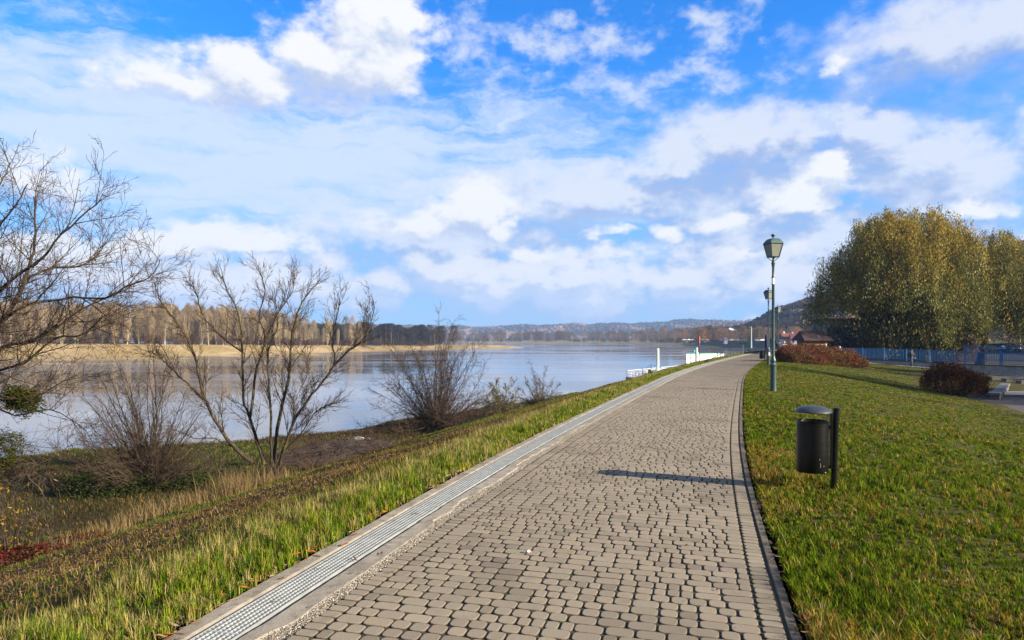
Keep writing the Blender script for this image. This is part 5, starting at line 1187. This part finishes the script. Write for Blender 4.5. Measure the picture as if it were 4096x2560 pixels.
# dark timber building with pale panel facade behind the willow
M_panel = mat('pale_panel', (.17, .18, .2), .7, ns=1.5, var=.2); M_navy = mat('navy_wall', (.012, .03, .1), .7); M_dbrn = mat('dark_timber', (.05, .025, .015), .85, ns=3)
bx0 = X(3296, 90); e = empty('panel_building', (bx0, 90, -.9), -.12, label='dark timber building with pale panel upper storey behind the big willow', cat='building')
MB().box((10., 4., 1.1), (20, 8, 3.)).build('base_wall', M_dbrn, e); MB().box((8., 4., 3.9), (14.5, 7.9, 2.6)).build('upper_wall', M_panel, e)
MB().box((2.6, -.02, 3.2), (4.4, .2, 2.)).build('navy_panel', M_navy, e)
sl = MB()
for i in range(18): sl.box((.9+i*.82, -.04, 4.0), (.07, .1, 2.3))
sl.build('mullion', M_dbrn, e); MB().box((8, 4, 5.28), (15.2, 8.6, .16)).build('roof', M_shing, e)
MB().box((11.2, -.1, 3.1), (5, .2, 2.)).build('window', M_win, e); MB().tube([(8.6, -.6, 1.6), (12.4, -.6, 4.4)], .12, 5).build('stair_rail', M_panel, e); MB().box((11.2, -.16, 4.2), (5.2, .2, .12)).build('lintel', M_panel, e)

# ------------------------------------------------------------------ willows
M_will = leafmat('willow_leaf', .14)
def willow(px, D, top, w, label, seed, nl, cols, wts, nmain=9, name='willow_tree', xy=None, droop=1., dens=1., open_under=False):
    r_ = random.Random(seed); x0, y0 = (X(px, D), D) if xy is None else xy; z0 = -1.1
    h = (HC+(YH-top)/F_*D-z0) if xy is None else top
    S_l = []; prw = dict(lv=2, seg=[h*.07, h*.05, h*.035], up=[.05, .02, -.05], wob=[.09, .12, .12], end=.22, bare=[.25, .2, 1], kids=[1.0*17/h, 1.6*17/h, 0], len=[h*.26, h*.13], ang=(25, 60), rmin=.03, thick=.02)
    branch(S_l, (0, 0, -.3), (0, 0, 1), h*.2, h*.038, 0, dict(prw, kids=[0]*3), r_, None)
    for i in range(nmain):
        a = 6.283*i/nmain+r_.uniform(-.3, .3); th = R(r_.uniform(8, 52)); d = (math.sin(th)*math.cos(a), math.sin(th)*math.sin(a), math.cos(th))
        L = h*.62/max(math.cos(th), .6)*r_.uniform(.85, 1.05); L = min(L, w*.4/max(math.sin(th), .3))
        branch(S_l, (0, 0, h*.17), d, L, h*.016, 0, prw, r_)
    e = empty(name, (x0, y0, z0), label=label, cat='tree')
    A = np.array(S_l); big = A[:, 8] == 0; v, f = segmesh(A[big], 8); nobj('trunk', v, [f], M_barkd, e, smooth=True); v, f = segmesh(A[~big], 4); nobj('branch', v, [f], M_barkd, e)
    tips = A[A[:, 8] >= 1]; tips = tips[rng.integers(0, len(tips), nl//46)][:, 4:7]
    ns_ = int(nl//46*1.0*dens); uu = rng.normal(0, 1, (ns_, 3)); uu /= np.linalg.norm(uu, axis=1, keepdims=True); uu[:, 2] = np.abs(uu[:, 2])*.9+.1*rng.random(ns_)-.12
    bump_ = .62+.68*fbm(uu[:, 0]*3+seed, uu[:, 1]*3+uu[:, 2]*4, 1., 3); rd = bump_*rng.uniform(.8, 1, ns_)
    shell = np.stack([uu[:, 0]*w/2*rd, uu[:, 1]*w/2*rd, h*.38+uu[:, 2]*h*.62*np.minimum(rd, 1.02)], -1)
    if xy is None: tips = np.concatenate([tips, shell])
    cn = fbm(tips[:, 0]*.42+tips[:, 2]*.33+seed*5+50, tips[:, 1]*.42-tips[:, 2]*.4+80, 1., 2); tips = tips[cn > .4]; B = []; C_ = []
    for s_ in tips:
        k = 46; p = s_; rad = math.hypot(p[0], p[1])/(w/2); Ls = h*rng.uniform(.06, .17)*(1+1.1*rad*droop)*(1.1-.6*p[2]/h)*1.2
        u = rng.random(k); out = p[:2]/(np.hypot(*p[:2])+.1)
        q = np.stack([p[0]+out[0]*.5*np.sqrt(u)+rng.normal(0, h*.008, k)*(1+u), p[1]+out[1]*.5*np.sqrt(u)+rng.normal(0, h*.008, k)*(1+u), p[2]+.3-u*Ls+rng.normal(0, h*.01, k)], -1)
        q = q[q[:, 2] > .7]
        if open_under: q = q[~((q[:, 0] > -w*.36) & (q[:, 0] < w*.22) & (q[:, 2] < h*(.36+.06*math.sin(p[0]*2.))) & (rng.random(len(q)) < .93))]
        if not len(q): continue
        B.append(q)
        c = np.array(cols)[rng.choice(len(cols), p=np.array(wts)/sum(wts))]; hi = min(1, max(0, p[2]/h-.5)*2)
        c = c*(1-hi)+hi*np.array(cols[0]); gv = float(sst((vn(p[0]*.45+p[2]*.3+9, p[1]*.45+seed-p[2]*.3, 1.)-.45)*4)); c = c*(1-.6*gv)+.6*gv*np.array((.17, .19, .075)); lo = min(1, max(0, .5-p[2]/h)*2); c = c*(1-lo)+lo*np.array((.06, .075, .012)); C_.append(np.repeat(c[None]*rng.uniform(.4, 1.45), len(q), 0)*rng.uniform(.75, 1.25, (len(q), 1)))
    B = np.concatenate(B); C_ = np.concatenate(C_)
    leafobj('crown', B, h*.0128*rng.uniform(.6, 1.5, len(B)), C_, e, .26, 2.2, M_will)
    return e
WC = [(.36, .26, .06), (.17, .17, .03), (.24, .25, .12), (.065, .08, .012), (.22, .15, .015)]
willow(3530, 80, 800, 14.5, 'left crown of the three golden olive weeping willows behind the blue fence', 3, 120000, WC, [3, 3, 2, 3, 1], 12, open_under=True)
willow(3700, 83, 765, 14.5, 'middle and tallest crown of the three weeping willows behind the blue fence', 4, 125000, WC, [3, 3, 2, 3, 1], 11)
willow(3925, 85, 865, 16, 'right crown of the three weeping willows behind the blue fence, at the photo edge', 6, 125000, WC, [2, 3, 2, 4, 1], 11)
T('B2', 4080, 150, 1010, 'bare_tree', 'brown leafless tree behind the right willow at the photo edge')
# trees just outside the view to the right: they throw the soft shade over the lawn, plaza and path
for k, (xy, h_, w_) in enumerate([((41.5, .5), 18.3, 7), ((47, 12), 15.5, 8), ((53, 27), 18.5, 15), ((66, 42), 20, 16), ((82, 50), 20, 15)]):
    willow(0, 0, h_, w_, ['nearest','second nearest','middle','fourth','farthest'][k]+' willow of the row standing right of the lawn outside the view', 30+k, 42000, WC, [1, 2, 2, 3, 1], 8, xy=xy)

# ------------------------------------------------------------------ people
M_skin = mat('skin', (.5, .3, .22), .6); M_hair = mat('dark_hair', (.03, .022, .018), .7); M_pale_h = mat('grey_hair', (.5, .47, .43), .7)
def skinmesh(name, V, E, Rr, m, parent, sub=1, root=0):
    me = bpy.data.meshes.new(name); me.from_pydata(V, E, []); me.materials.append(m)
    o = bpy.data.objects.new(name, me); o.modifiers.new('s', 'SKIN').use_smooth_shade = True
    for i, r_ in enumerate(Rr): me.skin_vertices[0].data[i].radius = r_ if isinstance(r_, tuple) else (r_, r_)
    me.skin_vertices[0].data[root].use_root = True
    b = o.modifiers.new('u', 'SUBSURF'); b.levels = sub; b.render_levels = sub
    return link(o, parent)
def person(loc, rz, label, jc, tc, hm, walk=0., hat=None):
    e = empty('person', loc, rz, label=label, cat='person'); w = walk
    J = dict(pel=(0, 0, .95), ch=(0, .01, 1.3), nk=(0, 0, 1.48), hd=(0, -.02, 1.6), tp=(0, -.01, 1.72),
             sl=(-.19, 0, 1.42), el=(-.25, .04+w*.1, 1.13), hl=(-.2, -.06+w*.15, .92), sr=(.19, 0, 1.42), er=(.25, .04-w*.1, 1.13), hr=(.2, -.1-w*.1, .93),
             pl=(-.1, 0, .9), kl=(-.11, -.1*w-.02, .5), al=(-.11, -.12*w+.02, .09), fl=(-.11, -.12*w-.14, .04), pr=(.1, 0, .9), kr=(.11, .08*w-.02, .5), ar=(.11, .24*w+.02, .11), fr=(.11, .24*w-.12, .04))
    nm = list(J); ix = {k: i for i, k in enumerate(nm)}
    E_ = [('pel', 'ch'), ('ch', 'nk'), ('nk', 'hd'), ('hd', 'tp'), ('ch', 'sl'), ('sl', 'el'), ('el', 'hl'), ('ch', 'sr'), ('sr', 'er'), ('er', 'hr'), ('pel', 'pl'), ('pl', 'kl'), ('kl', 'al'), ('al', 'fl'), ('pel', 'pr'), ('pr', 'kr'), ('kr', 'ar'), ('ar', 'fr')]
    rad = dict(pel=.13, ch=(.15, .1), nk=.055, hd=(.075, .095), tp=.06, sl=.055, el=.04, hl=.035, sr=.055, er=.04, hr=.035, pl=.085, kl=.055, al=.04, fl=.035, pr=.085, kr=.055, ar=.04, fr=.035)
    skinmesh('body', [J[k] for k in nm], [(ix[a], ix[b]) for a, b in E_], [rad[k] for k in nm], M_skin, e)
    jn = ['ch', 'pel', 'nk', 'sl', 'el', 'hl', 'sr', 'er', 'hr']; V = [list(J[k]) for k in jn]; V[1][2] -= .06; V[2][2] -= .01
    for i in (5, 8): V[i][2] += .05
    skinmesh('jacket', V, [(0, 1), (0, 2), (0, 3), (3, 4), (4, 5), (0, 6), (6, 7), (7, 8)], [(.19, .14), (.17, .145), .07, .085, .065, .055, .085, .065, .055], jc, e)
    tn = ['pel', 'pl', 'kl', 'al', 'pr', 'kr', 'ar']; skinmesh('trousers', [J[k] for k in tn], [(0, 1), (1, 2), (2, 3), (0, 4), (4, 5), (5, 6)], [.145, .105, .075, .06, .105, .075, .06], tc, e)
    MB().lathe([(.098, 1.6), (.105, 1.66), (.098, 1.72), (.07, 1.765), (.02, 1.785)], 14, (0, .012, 0)).build('hat' if hat else 'hair', hat or hm, e, smooth=True)
    f = MB()
    for sx in (-1, 1): f.lathe([(.012, -.01), (.014, 0), (.012, .01)], 8, (sx*.033, -.108, 1.625)); f.add([(sx*.088, -.01, 1.58), (sx*.1, .01, 1.6), (sx*.098, .015, 1.64), (sx*.088, -.005, 1.65)], [(0, 1, 2, 3)])
    f.build('eyes', M_hair, e); MB().add([(-.012, -.105, 1.585), (.012, -.105, 1.585), (0, -.132, 1.59), (0, -.105, 1.63)], [(0, 1, 2), (0, 2, 3), (1, 3, 2)]).build('nose', M_skin, e); MB().box((0, -.105, 1.555), (.045, .012, .01)).build('mouth', mat('lip', (.35, .12, .1), .6), e)
    for sx, k in ((-1, 'hl'), (1, 'hr')):
        x, y, z = J[k]; hv = [(x, y, z+.02), (x, y-.01, z-.06)]; he = [(0, 1)]; hr_ = [.026, .03]
        for i in range(4): hv += [(x+(i-1.5)*.016, y-.02, z-.1), (x+(i-1.5)*.017, y-.035, z-.145+abs(i-1.5)*.008)]; he += [(1, 2+2*i), (2+2*i, 3+2*i)]; hr_ += [.009, .008]
        hv += [(x-sx*.03, y-.03, z-.06), (x-sx*.035, y-.045, z-.09)]; he += [(1, 10), (10, 11)]; hr_ += [.01, .009]
        skinmesh('hand', hv, he, hr_, M_skin, e)
    return e
C_nav = mat('navy_jacket', (.015, .018, .03), .85); C_jean = mat('blue_jeans', (.05, .08, .14), .9); C_wh = mat('cream_jacket', (.6, .57, .5), .85); C_red = mat('red_jacket', (.3, .03, .03), .85); C_dk = mat('dark_trousers', (.03, .03, .035), .9)
wx = X(3646, 64.5); person((wx, 64.5, gz(wx, 64.5)+.04), .35, 'person in dark jacket, blue jeans and dark cap walking past the wall below the fence', C_nav, C_jean, M_hair, 1., C_nav)
person((X(3117, 64), 64, -.15), .4, 'dark haired person in black jacket behind the left end of the hedge', C_nav, C_dk, M_hair)
person((X(3137, 66), 66, -.25), -.3, 'person in a cream jacket behind the hedge, right of the dark haired one', C_wh, C_dk, M_pale_h)
person((X(3359, 66), 66, -.75), .2, 'person in red jacket with white hat behind the right end of the hedge', C_red, C_dk, M_hair, 0., M_wh)
person((X(3303, 70), 70, -.55), .2, 'light haired person beside the wooden kiosk', C_dk, C_dk, M_pale_h)

# ------------------------------------------------------------------ haze
m, t = new_mat('haze_air')
pv = t.node('ShaderNodeVolumePrincipled', {'Color': (.36, .58, 1., 1), 'Density': .00018, 'Anisotropy': .0}); t.l.new(pv.outputs[0], t.out.inputs['Volume'])
MB().box((0, 1720, 100), (6400, 3840, 218)).build('haze', m, kind='stuff', label='thin blue haze over the river valley')

# ------------------------------------------------------------------ sky
SUN_EL = R(21); SUNV = Vector((.914*math.cos(SUN_EL), -.406*math.cos(SUN_EL), math.sin(SUN_EL))).normalized()
w = bpy.data.worlds.new('World'); sc.world = w; w.use_nodes = True; t = NT(w.node_tree); t.n.clear()
out = t.n.new('ShaderNodeOutputWorld'); bg = t.n.new('ShaderNodeBackground'); t.l.new(bg.outputs[0], out.inputs[0])
sky = t.n.new('ShaderNodeTexSky'); sky.sky_type = 'NISHITA'; sky.sun_disc = False; sky.sun_elevation = SUN_EL; sky.sun_rotation = math.atan2(SUNV.x, SUNV.y); sky.air_density = 1.; sky.dust_density = .6; sky.ozone_density = 2.
dirv = t.node('ShaderNodeTexCoord').outputs['Generated']; sep = t.node('ShaderNodeSeparateXYZ', {0: dirv})
az = t.m('ARCTAN2', sep.outputs[0], sep.outputs[1]); el = t.m('ARCSINE', sep.outputs[2])
K = .05   # background strength
blue = t.mix(1., sky.outputs[0], (.12, 1.45, 3.1), 'MULTIPLY')
blue = t.mix(t.ss(el, .08, .42, .8, 0.), blue, (2.6, 5.6, 9.4))
elc = t.m('MAXIMUM', el, 0.)
q = t.node('ShaderNodeCombineXYZ', {0: az, 1: t.m('MULTIPLY', el, 1.5), 2: 0.}).outputs[0]
wv = t.node('ShaderNodeTexNoise', {'Vector': q, 'Scale': 7., 'Detail': 5, 'Roughness': .62}).outputs['Color']
wv2 = t.vm('SUBTRACT', wv, (.5, .5, .5))
n_big = t.noise(q, 6., 8, .6); n_fine = t.noise(t.vm('ADD', q, (3.1, 1.7, .4)), 22., 8, .62); n_bil = t.noise(t.vm('ADD', q, (1.1, .2, .9)), 13., 7, .55)
wv3 = t.vm('SUBTRACT', t.node('ShaderNodeTexNoise', {'Vector': t.vm('ADD', q, (7.7, 2.2, 0)), 'Scale': 26., 'Detail': 5, 'Roughness': .6}).outputs['Color'], (.5, .5, .5))
def AE(px, py):
    u = (px-2048)/F_; v = (YH-py)/F_; return math.atan(u), math.atan(v/math.sqrt(1+u*u))
def blobs(lst, warp, sh=(0, 0)):
    qq = t.vm('ADD', q, t.vm('ADD', t.vm('MULTIPLY', wv2, (warp*1.5, warp*1.3, 0)), t.vm('MULTIPLY', wv3, (warp*.45, warp*.45, 0))))
    if sh != (0, 0): qq = t.vm('ADD', qq, (sh[0], sh[1]*1.5, 0))
    acc = None
    for px, py, rx, ry, st_ in lst:
        a, e_ = AE(px, py); d = t.vm('SUBTRACT', qq, (a, e_*1.5, 0)); d = t.vm('MULTIPLY', d, (F_/rx, F_/ry/1.5, 0))
        v = t.m('MULTIPLY', t.m('SUBTRACT', 1., t.vm('LENGTH', d)), st_)
        acc = v if acc is None else t.node('ShaderNodeMath', {0: acc, 1: v, 2: .15}, operation='SMOOTH_MAX').outputs[0]
    return acc
CU = [(620, 935, 110, 60, .8), (860, 930, 110, 55, .8), (1120, 960, 110, 50, .7), (1480, 180, 290, 250, 1.15), (1300, 240, 300, 180, 1.), (1000, 290, 330, 130, .95), (700, 330, 300, 110, .8), (1560, 60, 170, 150, 1.),
      (1880, 850, 190, 125, 1.15), (1680, 900, 300, 85, .7), (2000, 930, 130, 70, .8),
      (700, 960, 260, 75, 1.1), (1000, 985, 280, 62, 1.), (520, 1010, 260, 80, .9), (150, 1040, 260, 120, .7), (150, 720, 230, 110, .6),
      (2440, 925, 130, 38, .8), (2680, 920, 120, 45, .85), (2950, 890, 130, 55, .75), (3250, 790, 220, 75, 1.), (3330, 690, 85, 85, .95),
      (2120, 1020, 150, 55, .8), (2400, 1010, 170, 45, .7), (1960, 1120, 160, 40, .65), (3320, 270, 60, 40, .4), (3900, 830, 240, 55, .75), (3000, 1020, 160, 40, .6), (2780, 1160, 120, 30, .4), (2980, 1240, 60, 30, .4)]
SO = [(3050, 560, 420, 170, 1.), (2780, 590, 200, 110, .9), (3420, 500, 260, 120, .95), (3700, 620, 500, 150, .7), (3850, 160, 400, 190, .75), (3700, 300, 500, 120, .35), (2450, 760, 700, 140, .7), (3100, 760, 500, 170, .8), (3700, 760, 500, 140, .8), (3300, 1020, 1000, 170, .85),
      (1800, 980, 700, 150, .8), (2400, 1150, 1000, 150, .9), (1000, 1140, 1000, 120, .85)]
AC = [(2150, 200, 240, 90, 1.), (2400, 150, 230, 110, 1.), (2500, 330, 260, 80, .8), (2280, 70, 240, 60, .6), (2850, 60, 220, 60, .7), (2880, 150, 160, 60, .7), (2750, 290, 330, 70, .7), (1900, 170, 200, 140, .7), (2050, 340, 240, 60, .5)]
VE = [(300, 480, 1100, 330, 1.6), (1200, 640, 1700, 330, 1.6), (200, 250, 800, 190, 1.1), (2000, 480, 500, 130, .8), (800, 820, 900, 160, .8), (2400, 660, 700, 120, .6)]
# streaky high veil
qs = t.vm('MULTIPLY', t.vm('ADD', q, t.vm('MULTIPLY', wv2, (.25, .1, 0))), (3.4, 13., 1.)); n_st = t.noise(qs, 1.7, 9, .66, dist=.5)
ve = t.m('ADD', blobs(VE, .12), t.m('MULTIPLY', t.m('SUBTRACT', n_st, .5), 3.6)); ve = t.m('ADD', ve, t.m('MULTIPLY', t.m('SUBTRACT', n_fine, .5), .7))
c = t.mix(t.ss(ve, -.35, 1.3, 0, .88), blue, (7.4, 8.4, 9.8))
ac = t.m('ADD', blobs(AC, .1), t.m('MULTIPLY', t.m('SUBTRACT', n_fine, .5), 3.0)); c = t.mix(t.ss(ac, .0, 1.2, 0, .88), c, (7.3, 8.1, 9.6))
def relief(B_, warp, kb, kf, sh):
    a = t.m('ADD', blobs(B_, warp), t.m('MULTIPLY', t.m('SUBTRACT', n_bil, .5), kb)); a = t.m('ADD', a, t.m('MULTIPLY', t.m('SUBTRACT', n_fine, .5), kf))
    q2 = t.vm('ADD', q, (sh[0], sh[1]*1.5, 0))
    nb = t.noise(t.vm('ADD', q2, (1.1, .2, .9)), 13., 7, .55); nf = t.noise(t.vm('ADD', q2, (3.1, 1.7, .4)), 22., 8, .62)
    b = t.m('ADD', blobs(B_, warp, sh), t.m('MULTIPLY', t.m('SUBTRACT', nb, .5), kb)); b = t.m('ADD', b, t.m('MULTIPLY', t.m('SUBTRACT', nf, .5), kf))
    return a, t.m('SUBTRACT', a, b)
so, dso = relief(SO, .14, 1.5, .9, (.01, .04))
c = t.mix(t.ss(so, -.3, .6, 0, .9), c, t.mix(t.ss(dso, -.35, .4), (4.0, 5.1, 7.9), (8.2, 8.6, 9.6)))
cu, dcu = relief(CU, .085, 1.35, 1.0, (.01, .03))
c = t.mix(t.ss(cu, -.02, .55, 0, 1.), c, t.mix(t.ss(dcu, -.42, .34), (5.4, 6.4, 8.7), (9.8, 9.85, 10.)))
# small low cumulus rows toward the horizon
lw, dlw = relief([(2300, 1130, 1300, 130, 1.15), (900, 1130, 1000, 110, .9), (3300, 1130, 900, 130, 1.05)], .1, 2.6, 1.6, (.008, .018))
c = t.mix(t.ss(lw, .0, .8, 0, .9), c, t.mix(t.ss(dlw, -.35, .3), (5.6, 6.7, 9.0), (9.3, 9.3, 9.8)))
# pale horizon
c = t.mix(t.ss(el, .0, .1, .4, 0.), c, (5.4, 6.7, 9.0))
# grey cloud added to the unseen sky behind and overhead, to lessen blue fill
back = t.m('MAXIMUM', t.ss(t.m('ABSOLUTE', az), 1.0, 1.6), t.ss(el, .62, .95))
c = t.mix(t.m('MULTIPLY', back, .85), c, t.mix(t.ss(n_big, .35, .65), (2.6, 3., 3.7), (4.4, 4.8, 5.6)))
c = t.vm('MULTIPLY', c, (.71, .71, .71))
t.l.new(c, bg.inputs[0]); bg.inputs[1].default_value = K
w.cycles.sampling_method = 'MANUAL'; w.cycles.sample_map_resolution = 512

sun = bpy.data.lights.new('sun', 'SUN'); sun.energy = 5.; sun.angle = R(.6); sun.color = (1., .87, .68)
so_ = bpy.data.objects.new('sun', sun); COL.objects.link(so_); so_.rotation_euler = SUNV.to_track_quat('Z', 'Y').to_euler()
cam = bpy.data.cameras.new('camera'); cam.lens = 24; cam.sensor_width = 36; cam.clip_end = 9000; cam.clip_start = .05; cam.shift_y = (YH-1280)/4096
co = bpy.data.objects.new('camera', cam); COL.objects.link(co); co.location = (0, 0, HC); co.rotation_euler = (R(90), 0, 0); sc.camera = co
sc.view_settings.view_transform = 'Standard'; sc.view_settings.look = 'None'; sc.view_settings.gamma = 1; sc.view_settings.exposure = 1.5
sc.cycles.max_bounces = 6; sc.cycles.volume_bounces = 0; sc.cycles.transparent_max_bounces = 8
sc.cycles.use_denoising = True
